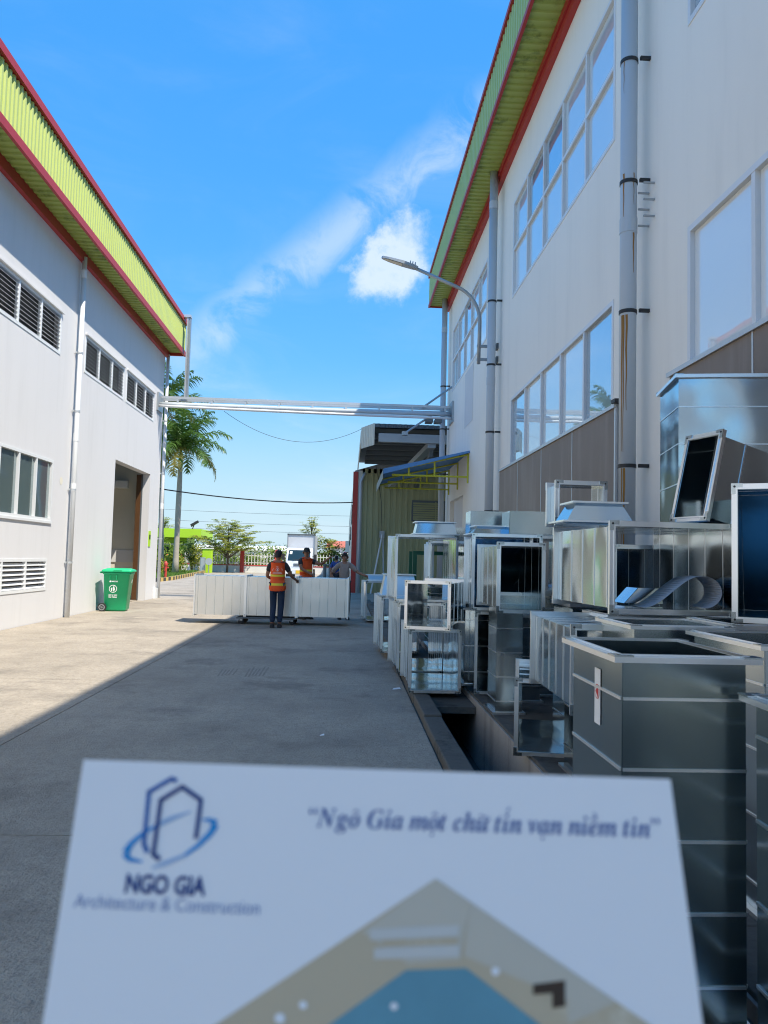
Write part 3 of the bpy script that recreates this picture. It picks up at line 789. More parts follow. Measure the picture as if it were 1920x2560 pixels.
MB().box(.50, .70, SY - .01, SY + .2, 0, 5.4).build('corner_trim', 'cream_sheet', sh)
MB().tube([(.62, SY - .1, 0), (.62, SY - .1, 4.9), (.8, SY - .1, 5.3)], .06, 10).build('downpipe', 'pvc_grey', sh, smooth=True)
for yy, z0, z1 in ((40, 3.3, 4.3), (46, 2.6, 3.4), (54, 2.4, 3.2)):
    MB().box(.28, .345, yy, yy + 1.6, z0, z1).build('window', 'glass_dark', sh)
MB().box(.02, .34, 62, 62.9, 2.0, 2.9).build('air_conditioner', 'far_white', sh)
lw = MB().box(2.9, 4.4, SY - .09, SY - .02, 3.22, 4.15).build('louvre_window', 'steel_dark', sh)
for i in range(8):
    MB().prism([(2.97, SY - .095, 3.30 + i * .1), (2.97, SY - .13, 3.27 + i * .1), (2.97, SY - .13, 3.285 + i * .1), (2.97, SY - .095, 3.35 + i * .1)], (1.36, 0, 0)).build('slat', 'olive', lw)
MB().box(3.95, 3.99, SY - .14, SY - .09, 3.27, 4.1).build('mullion', 'olive', lw)
# porch roof
def pz(y): return lerp(6.22, 5.62, (y - 27.6) / 8.4)
b = MB()
poly = [(.95, 27.6), (9, 27.6), (9, SY), (.50, SY), (.50, 28.7)]
b.poly([(x, y, pz(y)) for x, y in poly]); b.poly([(x, y, pz(y) + .12) for x, y in poly]); b.build('porch_roof', 'steel_dark', sh)
MB().corr((.95, 27.58, pz(27.6) + .04), (1, 0, 0), (0, 0, 1), (0, -1, 0), 7.9, 0.14, 0.2, 0.03).build('roof_edge', 'steel_dark', sh)
b = MB(); b.corr((.95, 27.6, pz(27.6) - .60), Vector((-.45, 1.1, 0)), (0, 0, 1), (-1.1, -.45, 0), 1.188, .80, .14, .02); b.build('porch_fascia', 'cream_sheet', sh)
b = MB(); b.prism([(.50, 28.7, pz(28.7) - .30), (.50, SY + 3, pz(SY + 3) - .25), (.50, SY + 3, pz(SY + 3) + .15), (.50, 28.7, pz(28.7) + .15)], (-.03, 0, 0)); b.build('porch_fascia', 'cream_sheet', sh)
MB().box(1.1, 9, 27.62, 27.82, pz(27.6) - .47, pz(27.6) - .16).build('porch_beam', 'steel', sh)
for k in range(6):
    yy = 28.4 + k * 1.0
    MB().box(.75, 9, yy, yy + .08, pz(yy) - .16, pz(yy) - .01).build('purlin', 'steel_dark', sh)
MB().prism([(3.0, 28, 5.3), (3.0, SY, 4.6), (3.0, SY, 4.85), (3.0, 28, 5.6)], (.14, 0, 0)).build('rafter', 'steel_dark', sh)
MB().prism([(2.9, 27.7, 5.6), (3.2, 27.7, 5.6), (2.0, 33.5, 4.6), (1.8, 33.5, 4.6)], (0, .02, .2)).build('strut', 'steel', sh)
# loose pipes leaning on the shed
t_ = tag(MB().tube([(1.15, 33.3, 0.0), (1.62, 33.86, 2.6)], .035, 8).build('leaning_pipe', 'pvc_white'), 'white plastic pipe leaning on the olive shed', 'pipe')
t_ = tag(MB().tube([(1.72, 33.4, 0.0), (1.66, 33.88, 2.5)], .03, 8).build('leaning_pipe', 'pvc_grey'), 'thin grey pipe leaning on the olive shed', 'pipe')
mb_ = thing('meter_box', 'small grey meter box with a cable on the olive shed', 'meter box', (1.6, SY - .1, 2.4), world=True)
MB().box(1.5, 1.72, SY - .14, SY - .04, 2.45, 2.75).build('case', 'steel', mb_)
MB().tube([(1.6, SY - .09, 2.75), (1.55, SY - .09, 4), (1.3, SY - .09, 5.6)], .012, 6).build('cable', 'cable', mb_)


# ================================================================== BACKGROUND: gate, fence, lawn, planting
FYD = 70.0
def fence(x0, x1, label, posts=True):
    f = thing('picket_fence', label, 'fence', ((x0 + x1) / 2, FYD, 0), world=True)
    MB().box(x0, x1, FYD - .1, FYD + .1, 0, .62).build('base_wall', 'fence_white', f)
    MB().box(x0, x1, FYD - .13, FYD + .13, .622, .70).build('coping', 'red_paint', f)
    n = max(1, round((x1 - x0) / 3.08)); L = (x1 - x0) / n
    for k in range(n + 1 if posts else 0):
        x = x0 + k * L
        q = MB().box(x - .17, x + .17, FYD - .2, FYD + .2, 0, 1.95).build('post', 'red_paint', f, bevel=.02)
        MB().tube([(x, FYD, 1.95), (x, FYD, 2.06), (x, FYD, 2.12)], [.2, .14, .04], 8).build('post_cap', 'red_paint', q)
    for k in range(n):
        b = MB(); a = x0 + k * L
        for z in (.86, 1.5): b.box(a + .17, a + L - .17, FYD - .02, FYD + .02, z, z + .06)
        m = 10
        for i in range(m):
            x = lerp(a + .3, a + L - .3, i / (m - 1)); b.box(x - .028, x + .028, FYD - .05, FYD - .021, .701, 1.72 + .05 * (i % 2))
        o = b.build('picket_panel', 'fence_white', f); o['kind'] = 'stuff'
    return f
fence(-14.6, -13.1 + .0, 'short white picket fence bay between the lime pillar and flowering bush', posts=False)
fence(-12.3, 6.2, 'long white picket fence on a low wall with red posts behind the truck')
def pillar(px0, px1):
    p0, p1 = at(px0, 1431, Y=65), at(px1, 1431, Y=65)
    return p0.x, p1.x
x0, x1 = pillar(504, 527)
gp = thing('gate_pillar', 'lime green gate pillar with a grey cabinet in front', 'pillar', ((x0 + x1) / 2, 65, 0), world=True)
MB().box(x0, x1, 65, 65.7, 0, 2.0).build('shaft', 'lime_paint', gp, bevel=.02)
MB().box(x0 - .06, x1 + .06, 64.94, 65.76, 2.0, 2.08).build('cap', 'far_white', gp)
cb = thing('control_cabinet', 'grey upright control cabinet leaning against the lime gate pillar', 'cabinet', (x0, 64.5, 0), world=True)
MB().box(x0 - .05, x0 + .36, 64.4, 64.8, 0, 1.28).build('case', 'steel', cb, bevel=.02)
MB().box(x0 - .01, x0 + .32, 64.385, 64.4, .1, 1.2).build('door', 'steel_light', cb)
ms = thing('round_mirror_sign', 'round pale grey sign on a thin post by the lime pillar', 'sign', (x1 - .05, 64.2, 0), world=True)
MB().tube([(x1 - .05, 64.2, 0), (x1 - .05, 64.2, 1.1)], .04, 8).build('post', 'steel', ms)
MB().tube([(x1 - .05, 64.17, .95), (x1 - .05, 64.13, .95)], .29, 20).build('disc', 'steel_light', ms)

# guard house with flat lime roof and floodlight
gh = thing('guard_house', 'lime green guard house with a flat overhanging roof slab', 'guard house', (-16, 76, 0), world=True)
a, c = at(392, 1372, Y=76), at(466, 1372, Y=76)
MB().box(a.x - 6, c.x, 76, 80, 0, 3.1).build('wall', 'lime_paint', gh)
MB().box(a.x - 6.01, c.x + .02, 75.96, 75.998, 2.35, 2.55).build('white_band', 'far_white', gh)
d = at(505, 1345, Y=75)
MB().box(a.x - 7, d.x, 74.5, 81, 3.1, 3.95).build('roof_slab', 'lime_paint', gh)
MB().box(a.x - 3, a.x + 1.2, 75.93, 75.99, 1.0, 2.2).build('window', 'glass_dark', gh)
fl = thing('floodlight', 'small black floodlight on the guard house roof', 'floodlight', (at(487, 1330, Y=75).x, 75, 3.95), world=True)
fx = fl.location.x
MB().tube([(fx - .25, 75, 3.95), (fx - .1, 75, 4.3)], .05, 6).build('stand', 'strap_black', fl)
MB().prism([(fx - .35, 74.9, 4.15), (fx + .35, 74.9, 4.6), (fx + .25, 74.9, 4.8), (fx - .45, 74.9, 4.4)], (0, .25, 0)).build('head', 'strap_black', fl)

# lawn bed with a striped kerb
lawn = struct(MB().prism([(-22, 42, 0.004), (-10.05, 41.6, .004), (-10.0, 45, .004), (-11.8, 65.5, .004), (-22, 66, .004)], (0, 0, .12)).build('lawn', 'grass'))
ed = [(-10.05, 41.6), (-10.0, 45), (-10.4, 50), (-10.9, 56), (-11.8, 65.5)]
kp = []
for i in range(len(ed) - 1):
    A, B = Vector(ed[i]), Vector(ed[i + 1]); n = int((B - A).length / .55)
    for k in range(n): kp.append((A.lerp(B, k / n), A.lerp(B, (k + .96) / n)))
lk = struct(MB().box(-10.2, -10.1, 41.5, 41.6, 0, .02).build('lawn_kerb', 'kerb_black'))
for i, (A, B) in enumerate(kp):
    dv = (B - A).normalized(); nn = Vector((dv.y, -dv.x)) * .18
    MB().prism([(A.x, A.y, 0), (B.x, B.y, 0), (B.x + nn.x, B.y + nn.y, 0), (A.x + nn.x, A.y + nn.y, 0)], (0, 0, .2)).build('kerb_stone', 'kerb_yellow' if i % 2 else 'kerb_black', lk)
gb = MB()
for i in range(9000):
    yy = rnd.uniform(42, 64); xx = rnd.uniform(-18, lerp(-10.2, -11.9, (yy - 42) / 23))
    h = rnd.uniform(.08, .2); a = rnd.uniform(0, 6.28); dx, dy = math.cos(a) * .03, math.sin(a) * .03
    gb.poly([(xx - dx, yy - dy, .12), (xx + dx, yy + dy, .12), (xx + rnd.uniform(-.06, .06), yy + rnd.uniform(-.06, .06), .12 + h)])
o = gb.build('grass', 'grass'); o['kind'] = 'stuff'; tag(o, 'short bright grass on the lawn bed by the gate', 'grass')

hy = at(413, 1449, Z=0)
hd_ = thing('fire_hydrant', 'red pillar hydrant standing at the lawn edge', 'hydrant', (hy.x, hy.y, 0), world=True)
MB().tube([(hy.x, hy.y, 0), (hy.x, hy.y, .08), (hy.x, hy.y, .081), (hy.x, hy.y, .8), (hy.x, hy.y, .82), (hy.x, hy.y, .95), (hy.x, hy.y, 1.08)], [.15, .15, .075, .075, .105, .105, .03], 14).build('barrel', 'red_paint', hd_, smooth=False)
for s in (-1, 1): MB().tube([(hy.x + s * .1, hy.y, .7), (hy.x + s * .17, hy.y, .7)], .045, 10).build('outlet', 'red_paint', hd_)
MB().tube([(hy.x, hy.y - .1, .55), (hy.x, hy.y - .15, .55)], .05, 10).build('outlet', 'red_paint', hd_)

def leaf_cloud(b, c, rad, n, size, up=0.4, rg=rnd, shell=0.35):
    """n small leaf faces spread through an ellipsoid, thicker near its skin"""
    for _ in range(n):
        while True:
            v = Vector((rg.gauss(0, 1), rg.gauss(0, 1), rg.gauss(0, 1)))
            if v.length > .01: break
        v.normalize(); rr = rg.uniform(shell, 1.0) ** .5
        p = Vector((c[0] + v.x * rad[0] * rr, c[1] + v.y * rad[1] * rr, c[2] + v.z * rad[2] * rr))
        nrm = Vector((rg.gauss(0, .6), rg.gauss(0, .6), up + abs(rg.gauss(0, .6)))).normalized()
        a = nrm.orthogonal().normalized(); a.rotate(Matrix.Rotation(rg.uniform(0, 6.28), 3, nrm)); q = nrm.cross(a)
        s = size * rg.uniform(.6, 1.3)
        b.poly([p - a * s, p - q * s * .38 + nrm * s * .1, p + a * s, p + q * s * .38 + nrm * s * .1])

def bush(px0, px1, pyt, Y, label, m='leaf_mid', flowers=False, n=1700):
    a, c = at(px0, 1420, Y=Y), at(px1, 1420, Y=Y); h = at((px0 + px1) / 2, pyt, Y=Y).z; cx = (a.x + c.x) / 2; w = (c.x - a.x) / 2
    t = thing('bush', label, 'bush', (cx, Y, .1), group='planting by the gate', world=True)
    b = MB(); f = MB()
    for k in range(9):
        ox, oy, oz = rnd.uniform(-.6, .6) * w, rnd.uniform(-.5, .5) * w, rnd.uniform(.25, .72) * h
        s = rnd.uniform(.38, .6)
        b.cm = rnd.choice((0, 0, 1))
        leaf_cloud(b, (cx + ox, Y + oy, oz), (w * s, w * s, h * .34), n // 9, .10)
    b.build('foliage', [m, 'leaf_yellow'], t)
    for k in range(6):
        x = cx + rnd.uniform(-.4, .4) * w
        MB().tube([(cx + rnd.uniform(-.1, .1), Y, .05), (x, Y + rnd.uniform(-.2, .2), h * .55)], [.035, .015], 5).build('stem', 'bark', t)
    if flowers:
        leaf_cloud(f, (cx, Y - w * .3, h * .5), (w * .8, w * .6, h * .42), 46, .07, shell=.8); f.build('blossom', 'flower_red', t)
bush(402, 472, 1374, 57, 'bushy croton with red blossoms beside the hydrant', flowers=True, n=2600)
bush(452, 508, 1356, 66.5, 'dark green rounded bush behind the flowering croton', m='leaf_dark')
bush(386, 410, 1378, 52, 'pale bush against the corner of the grey hall', m='leaf_mid', n=900)

def palm(px, py, Y, label, trunk_r=.19, nf=17, fl=3.6, seed=1, base_px=None):
    rg = random.Random(seed); p = at(px, py, Y=Y)
    bx = at(base_px, 1380, Y=Y).x if base_px else p.x
    t = thing('royal_palm', label, 'palm tree', (bx, Y, 0), group='palms behind the grey hall', world=True)
    top = Vector((p.x, Y, p.z)); base = Vector((bx, Y, .05)); cs = 1.45
    path = [base.lerp(top - Vector((0, 0, cs)), k / 8) for k in range(9)]
    rr = [trunk_r * s for s in (1.35, 1.1, 1.0, .98, 1.02, 1.05, 1.0, .92, .8)]
    MB().tube(path, rr, 14).build('trunk', 'trunk_palm', t, smooth=True)
    MB().tube([path[-1], path[-1] + Vector((0, 0, .4)), top - Vector((0, 0, .5)), top], [trunk_r * .84, trunk_r * .9, trunk_r * .62, trunk_r * .4], 12).build('crownshaft', 'crownshaft', t, smooth=True)
    for k in range(nf):
        az = k * 2.399 + rg.uniform(-.2, .2); el = lerp(R(78), R(-8), (k / (nf - 1)) ** .9) + rg.uniform(-.08, .08)
        L = fl * rg.uniform(.88, 1.1); droop = lerp(1.3, 2.1, k / nf)
        pts = []; pos = top.copy(); e = el; hz = Vector((math.cos(az), math.sin(az), 0)); ns = 12
        for i in range(ns + 1):
            pts.append(pos.copy()); d = hz * math.cos(e) + Vector((0, 0, 1)) * math.sin(e); pos = pos + d * (L / ns); e -= droop / ns * (0.5 + i / ns)
        b = MB(); b.tube(pts, [lerp(.035, .006, i / ns) for i in range(ns + 1)], 5, cap=False)
        side = hz.cross(Vector((0, 0, 1)))
        nl = 46
        for i in range(nl):
            s = (i + 1.5) / (nl + 1.5); q = s * ns; j = min(int(q), ns - 1); P = pts[j].lerp(pts[j + 1], q - j)
            tan = (pts[j + 1] - pts[j]).normalized(); ll = .85 * math.sin(math.pi * min(1, .12 + s * .9)) ** .6 * fl / 3.6
            for sg in (-1, 1):
                d = (side * sg * .8 + tan * .55 + Vector((0, 0, rg.uniform(-.5, .35)))).normalized()
                m1 = P + d * ll * .55; tip = P + d * ll + Vector((0, 0, -.38 * ll))
                w = tan * .042
                b.poly([P - w, P + w, m1 + w, m1 - w]); b.poly([m1 - w, m1 + w, tip])
        b.build('frond', 'frond_yellow' if k >= nf - 3 else 'frond', t)
palm(453, 1118, 55, 'tall royal palm with a pale ringed trunk behind the grey hall', seed=4, base_px=440, nf=24, fl=3.9)
palm(408, 1012, 58, 'second royal palm, its crown half hidden by the grey hall and cable riser', seed=9, nf=22, fl=4.1, base_px=404)

def umbrella_tree(px, py_top, py_base, Y, halfpx, label, seed, tiers=6, dens=1.0, lean=0.0, m=('leaf_yellow', 'leaf_mid')):
    """Terminalia: flat open tiers of fine branches with small leaf tufts"""
    rg = random.Random(seed); base = at(px, py_base, Y=Y); base.z = 0.0
    H = at(px, py_top, Y=Y).z; W = halfpx * Y / FPX
    t = thing('umbrella_tree', label, 'tree', (base.x, Y, 0), group='umbrella trees along the fence', world=True)
    bx = base.x
    path = [Vector((bx + lean * s * H, Y, s * H * .97)) for s in (0, .25, .5, .75, 1)]
    MB().tube([p + Vector((rg.uniform(-.04, .04), 0, 0)) for p in path], [.10, .085, .065, .04, .012], 8).build('trunk', 'bark', t, smooth=True)
    cr = MB(); br_ = MB()
    prof = [.80, 1.0, .96, .84, .64, .36]
    for k in range(tiers):
        u = k / (tiers - 1); q_ = u * 5; j_ = min(4, int(q_)); reach = W * lerp(prof[j_], prof[j_ + 1], q_ - j_)
        z1 = lerp(.47, 1.0, u) * H
        nb = rg.randint(6, 9)
        for i in range(nb):
            az = i * 6.283 / nb + rg.uniform(-.45, .45) + k * 1.3; Lb = reach * rg.uniform(.55, 1.06)
            ze = z1 + rg.uniform(-.12, .12); zs = max(.26 * H, ze - .22 * Lb - .42 * H * (.35 + .3 * u))
            c0 = Vector((bx + lean * zs, Y, zs)); end = Vector((bx + lean * ze + math.cos(az) * Lb, Y + math.sin(az) * Lb, ze))
            midp = c0.lerp(end, .5) + Vector((0, 0, .10 * Lb + .06))
            br_.tube([c0, midp, end], [.038 * (1 - u * .6), .02, .005], 5, cap=False)
            m_ = max(5, int(Lb * 7))
            for j in range(m_):
                q = rg.uniform(.34, 1.0); P = c0.lerp(midp, q * 2) if q < .5 else midp.lerp(end, q * 2 - 1)
                off = Vector((rg.gauss(0, .22), rg.gauss(0, .22), rg.uniform(-.02, .08))) * (Lb * .32 + .3)
                br_.tube([P, P + off], [.007, .003], 3, cap=False)
                cr.cm = 0 if rg.random() < .6 else 1
                leaf_cloud(cr, P + off, (.32, .32, .05), int(15 * dens), .085, up=1.4, rg=rg, shell=.05)
    br_.build('limbs', 'bark', t); cr.build('crown', list(m), t)
umbrella_tree(568, 1300, 1428, 68, 88, 'broad umbrella tree with tiered yellow green leaves before the picket fence', 21, tiers=6, dens=1.6)
umbrella_tree(776, 1293, 1425, 74, 40, 'tall sparse umbrella tree rising behind the truck box', 33, tiers=6, dens=1.0)
umbrella_tree(822, 1350, 1425, 73.5, 46, 'low umbrella tree between the truck and the olive shed', 35, tiers=4, dens=1.2)
umbrella_tree(404, 1293, 1425, 82, 38, 'umbrella tree half hidden behind the grey hall above the guard house', 37, tiers=5)
# hedge mass behind the fence: nobody could count its bushes
hb = MB()
for k in range(120):
    x = rnd.uniform(-26, 12); hb.cm = rnd.choice((0, 0, 1)); h = rnd.uniform(.8, 1.55) + (.6 if rnd.random() < .3 else 0)
    leaf_cloud(hb, (x, rnd.uniform(72, 78), h), (rnd.uniform(.9, 1.7), .9, h * .75), 150, .17)
hb_o = hb.build('hedge', ['leaf_mid', 'leaf_dark']); hb_o['kind'] = 'stuff'; tag(hb_o, 'mass of green hedge behind the picket fence', 'hedge')

# far buildings
def far_shed(x0, x1, Y, z, label, roof='far_white', wall='far_white', ridge=0.6):
    t = thing('far_warehouse', label, 'building', ((x0 + x1) / 2, Y, 0), world=True)
    MB().box(x0, x1, Y, Y + 18, 0, z).build('wall', wall, t)
    MB().prism([(x0 - .4, Y - .4, z), (x0 - .4, Y + 9, z + ridge), (x0 - .4, Y + 18.4, z)], (x1 - x0 + .8, 0, 0)).build('roof', roof, t)
    for k in range(int((x1 - x0) / 6)):
        MB().box(x0 + 2 + k * 6, x0 + 4.5 + k * 6, Y - .05, Y - .01, z * .45, z * .7).build('window', 'glass_dark', t)
far_shed(-34, -9, 150, 2.6, 'long low white warehouse far beyond the fence', ridge=1.0)
far_shed(-60, -36, 160, 4.0, 'white warehouse far behind the guard house')
far_shed(-3, 1, 140, 3.4, 'red roofed house far beyond the low umbrella tree', roof='far_red', ridge=1.4)

# wires
def wire(A, B, sagz, r, label, m='cable', n=24):
    A, B = Vector(A), Vector(B)
    pts = [A.lerp(B, i / n) - Vector((0, 0, 4 * sagz * (i / n) * (1 - i / n))) for i in range(n + 1)]
    return tag(MB().tube(pts, r, 6).build('cable', m), label, 'cable')
A, B = at(394, 1221, Y=26.3), at(884, 1256, Y=SY)
wire(A, B, .18, .022, 'thick black cable strung from the grey hall to the olive shed')
wire(at(560, 1028, Y=26.2), at(905, 1072, Y=27.8), .75, .007, 'thin slack wire hanging below the pipe bridge')
for (ya, yb), lab in zip(((1272, 1281), (1298, 1307), (1316, 1326)), ('topmost', 'middle', 'lowest')):
    A, B = at(400, ya - 8, Y=96), at(880, yb + 2, Y=96)
    d = (B - A); wire(A - d * .6, B + d * .5, .5, .018, lab + ' of three thin power lines far behind the fence', 'steel_dark')

# ================================================================== box truck
tx0, tx1 = at(713, 1400, Y=45).x, at(783, 1400, Y=45).x
tw = (tx1 - tx0); tcx = (tx0 + tx1) / 2
tr = thing('box_truck', 'white light box truck facing the yard with a yellow number plate', 'truck', (tcx, 46, 0))
h2 = tw / 2
MB().box(-h2, h2, 0.55, 5.2, .95, 2.86).build('cargo_box', 'truck_box', tr, bevel=.02)
for s in (-1, 1): MB().box(s * h2 - .03, s * h2 + .03, .50, .549, .95, 2.9).build('box_edge', 'steel', tr)
MB().box(-h2 - .03, h2 + .03, .50, .549, 2.82, 2.9).build('box_edge', 'steel_dark', tr)
cw = h2 * .93
b = MB(); prof = [(-1.05, .50), (-1.12, .95), (-1.08, 1.25), (-.72, 1.98), (-.60, 2.04), (.45, 2.04), (.45, .50)]
b.prism([(-cw, y, z) for y, z in prof], (2 * cw, 0, 0)); cab = b.build('cab', 'truck_white', tr, bevel=.05)
b = MB(); n_ = Vector((0, -.73, .36)).normalized() * .012
q = [Vector((-cw * .88, -1.06, 1.30)), Vector((cw * .88, -1.06, 1.30)), Vector((cw * .80, -.765, 1.90)), Vector((-cw * .80, -.765, 1.90))]
b.prism([v + n_ * .3 for v in q], n_ * 2); ws = b.build('windscreen', 'glass_dark', tr)
for s in (-1, .1):
    MB().tube([(s * cw * .5, -1.10, 1.33), (s * cw * .5 + .5, -1.075, 1.37)], .012, 5).build('wiper', 'strap_black', ws)
p0, p1 = q[3].lerp(q[0], .12), q[3].lerp(q[0], .4)
b = MB(); b.prism([p0 + n_ * 2.6 + Vector((.06, 0, 0)), p1 + n_ * 2.6 + Vector((.06, 0, 0)), p1 + n_ * 2.6 + Vector((.2, 0, 0)), p0 + n_ * 2.6 + Vector((.2, 0, 0))], n_ * .2); b.build('sticker', 'print_white', ws)
for k in range(2): MB().box(-cw * .42, cw * .42, -1.135, -1.10, .98 + k * .1, 1.03 + k * .1).build('grille', 'steel_dark', cab)
MB().box(-cw, cw, -1.2, -1.08, .52, .80).build('bumper', 'truck_white', tr, bevel=.03)
MB().box(-.17, .25, -1.215, -1.2, .55, .74).build('number_plate', 'plate_yellow', tr)
for s in (-1, 1):
    MB().box(min(s * cw * .62, s * cw * .97), max(s * cw * .62, s * cw * .97), -1.15, -1.08, .84, 1.02).build('headlight', 'headlight', tr, bevel=.02)
    MB().box(min(s * cw * .5, s * cw * .75), max(s * cw * .5, s * cw * .75), -1.206, -1.19, .58, .68).build('fog_light', 'glass_dark', tr)
    m_ = MB().tube([(s * cw, -.9, 1.55), (s * (cw + .17), -.95, 1.6)], .015, 6).build('mirror_arm', 'strap_black', tr)
    MB().box(s * (cw + .17) - .08, s * (cw + .17) + .08, -1.0, -.95, 1.32, 1.68).build('mirror', 'strap_black', m_, bevel=.02)
    for yy in (-.55, 3.6):
        wq = MB().tube([(s * (h2 - .28), yy, .38), (s * (h2 - .06), yy, .38)], .38, 20).build('wheel', 'rubber', tr)
        MB().tube([(s * (h2 - .2), yy, .38), (s * (h2 - .05), yy, .38)], .2, 16).build('rim', 'steel', wq)
MB().box(-.35, .35, -.9, 5.0, .55, .94).build('chassis', 'steel_dark', tr)

for px, pyt, pyb, lab in ((811, 1415, 1450, 'stout dark grey bollard behind the trolley ducts'), (825, 1415, 1452, 'thin grey post beside the stout bollard')):
    Y = 40; c = at(px, pyb, Y=Y); zt_ = at(px, pyt, Y=Y).z; r = .09 if 'stout' in lab else .05
    t = thing('bollard', lab, 'bollard', (c.x, Y, 0), world=True)
    MB().tube([(c.x, Y, 0), (c.x, Y, zt_)], r, 12).build('post', 'steel_dark', t)
    MB().tube([(c.x, Y, zt_), (c.x, Y, zt_ + .1)], r + .02, 12).build('cap', 'steel_dark', t)
    MB().tube([(c.x, Y, 0), (c.x, Y, .05)], r + .06, 12).build('foot_plate', 'steel_dark', t)

# ================================================================== green wheelie bin
bn = thing('wheelie_bin', 'green plastic wheelie bin with white print, parked against the grey wall', 'bin', (-5.78, 20.1, 0.016), R(4))
def ring(hx0, hx1, hy, z, r=.06, n=4):
    pts = []
    for cx_, cy_, a0 in ((hx1 - r, hy - r, 0), (hx0 + r, hy - r, 90), (hx0 + r, -hy + r, 180), (hx1 - r, -hy + r, 270)):
        for k in range(n + 1):
            a = R(a0 + 90 * k / n); pts.append((cx_ + r * math.cos(a), cy_ + r * math.sin(a), z))
    return pts
def loft(rings, name, m, parent, bevel=0):
    b = MB(); k = len(rings[0])
    for r_ in rings: b.v += r_
    for i in range(len(rings) - 1):
        for j in range(k): b.f.append((i * k + j, i * k + (j + 1) % k, (i + 1) * k + (j + 1) % k, (i + 1) * k + j)); b.mi.append(0)
    b.f += [tuple(range(k - 1, -1, -1)), tuple(range((len(rings) - 1) * k, len(rings) * k))]; b.mi += [0, 0]
    o = b.build(name, m, parent)
    o.data.polygons.foreach_set('use_smooth', [len(q_.vertices) == 4 for q_ in o.data.polygons]); return o
loft([ring(-.27, .24, .22, .02), ring(-.28, .26, .235, .05), ring(-.31, .34, .28, .93), ring(-.33, .36, .30, .935), ring(-.33, .36, .30, .985)], 'body', 'bin_green', bn)
lid = loft([ring(-.36, .39, .32, .99), ring(-.36, .40, .325, 1.0), ring(-.35, .39, .315, 1.045), ring(-.24, .28, .22, 1.085)], 'lid', 'bin_green', bn)
MB().box(-.05, .15, -.335, -.325, 1.0, 1.04).build('lid_grip', 'bin_green_dark', lid)
MB().tube([(-.39, -.26, .98), (-.39, .26, .98)], .016, 8).build('handle', 'bin_green_dark', bn)
for s in (-1, 1):
    MB().box(-.40, -.32, s * .2 - .02, s * .2 + .02, .955, 1.0).build('handle_lug', 'bin_green_dark', bn)
    wq = MB().tube([(-.30, s * .27, .105), (-.30, s * .33, .105)], .105, 22).build('wheel', 'rubber', bn)
    hb2 = MB().disc((-.30, s * .332, .105), (0, s, 0), .075, 20, .055)
    for k in range(5):
        a = k * 1.2566; hb2.poly([(-.30 + .01 * math.cos(a + 1.57), s * .332, .105 + .01 * math.sin(a + 1.57)), (-.30 + .06 * math.cos(a), s * .332, .105 + .06 * math.sin(a)), (-.30 + .01 * math.cos(a - 1.57), s * .332, .105 + .01 * math.sin(a - 1.57))])
    hb2.build('hub', 'steel', wq)
MB().tube([(-.30, -.3, .105), (-.30, .3, .105)], .014, 8).build('axle', 'steel_dark', bn)
for x in (-.14, .02): MB().box(x - .008, x + .008, -.297, -.275, .80, .92).build('rib', 'bin_green_dark', bn)
def bin_y(z): return -lerp(.235, .28, (z - .05) / .88) - .003
Vb = Vector((0, bin_y(.9) - bin_y(.1), .8)).normalized()
def bp_(x, z): return Vector((x, bin_y(z), z))
lg = MB(); c = bp_(-.06, .57)
nn_ = Vector((1, 0, 0)).cross(Vb)
lg.disc(c, nn_, .098, 28, .084)
for pl in ([(-.055, .02), (-.015, .03), (-.02, -.06), (-.045, -.06)], [(.0, .05), (.02, .06), (.03, .045), (.055, -.03), (.04, -.05), (.03, -.02), (.02, -.065), (.0, -.065), (.005, .0)]):
    lg.poly([c + Vector((1, 0, 0)) * x + Vb * z for x, z in pl])
lg.disc(c + Vector((.022, 0, 0)) + Vb * .072, nn_, .014, 10)
lg.build('litter_symbol', 'print_white', bn)
place_text('lettering', 'HÃY BỎ RÁC', .042, 'print_white', bn, bp_(-.165, .395), (1, 0, 0), Vb, bold=.002, fit=.21)
place_text('lettering', 'VÀO THÙNG', .042, 'print_white', bn, bp_(-.165, .345), (1, 0, 0), Vb, bold=.002, fit=.205)
b = MB(); c2 = bp_(-.13, .755); b.disc(c2, nn_, .022, 14); b.build('maker_mark', 'print_white', bn)
place_text('lettering', 'MACRO', .045, 'print_white', bn, bp_(-.10, .74), (1, 0, 0), Vb, bold=.002, fit=.15)
b = MB(); b.poly([(.342 + .003, -.02, .80), (.342 + .003, .05, .80), (.335 + .003, .05, .72), (.335 + .003, -.02, .72)]); b.build('sticker', 'print_white', bn)

# scraps and marks on the yard
for px, py, s in ((991, 1722, .05), (805, 1838, .02)):
    c = at(px, py, Z=.02)
    b = MB(); b.poly([(c.x - s, c.y - s, .019), (c.x + s, c.y - s * .6, .022), (c.x + s * .8, c.y + s, .03), (c.x - s * .6, c.y + s * .9, .02)])
    tag(b.build('paper_scrap', 'paper'), 'small torn white paper scrap on the shaded concrete' if s > .03 else 'tiny white litter fleck in the middle of the yard', 'litter')

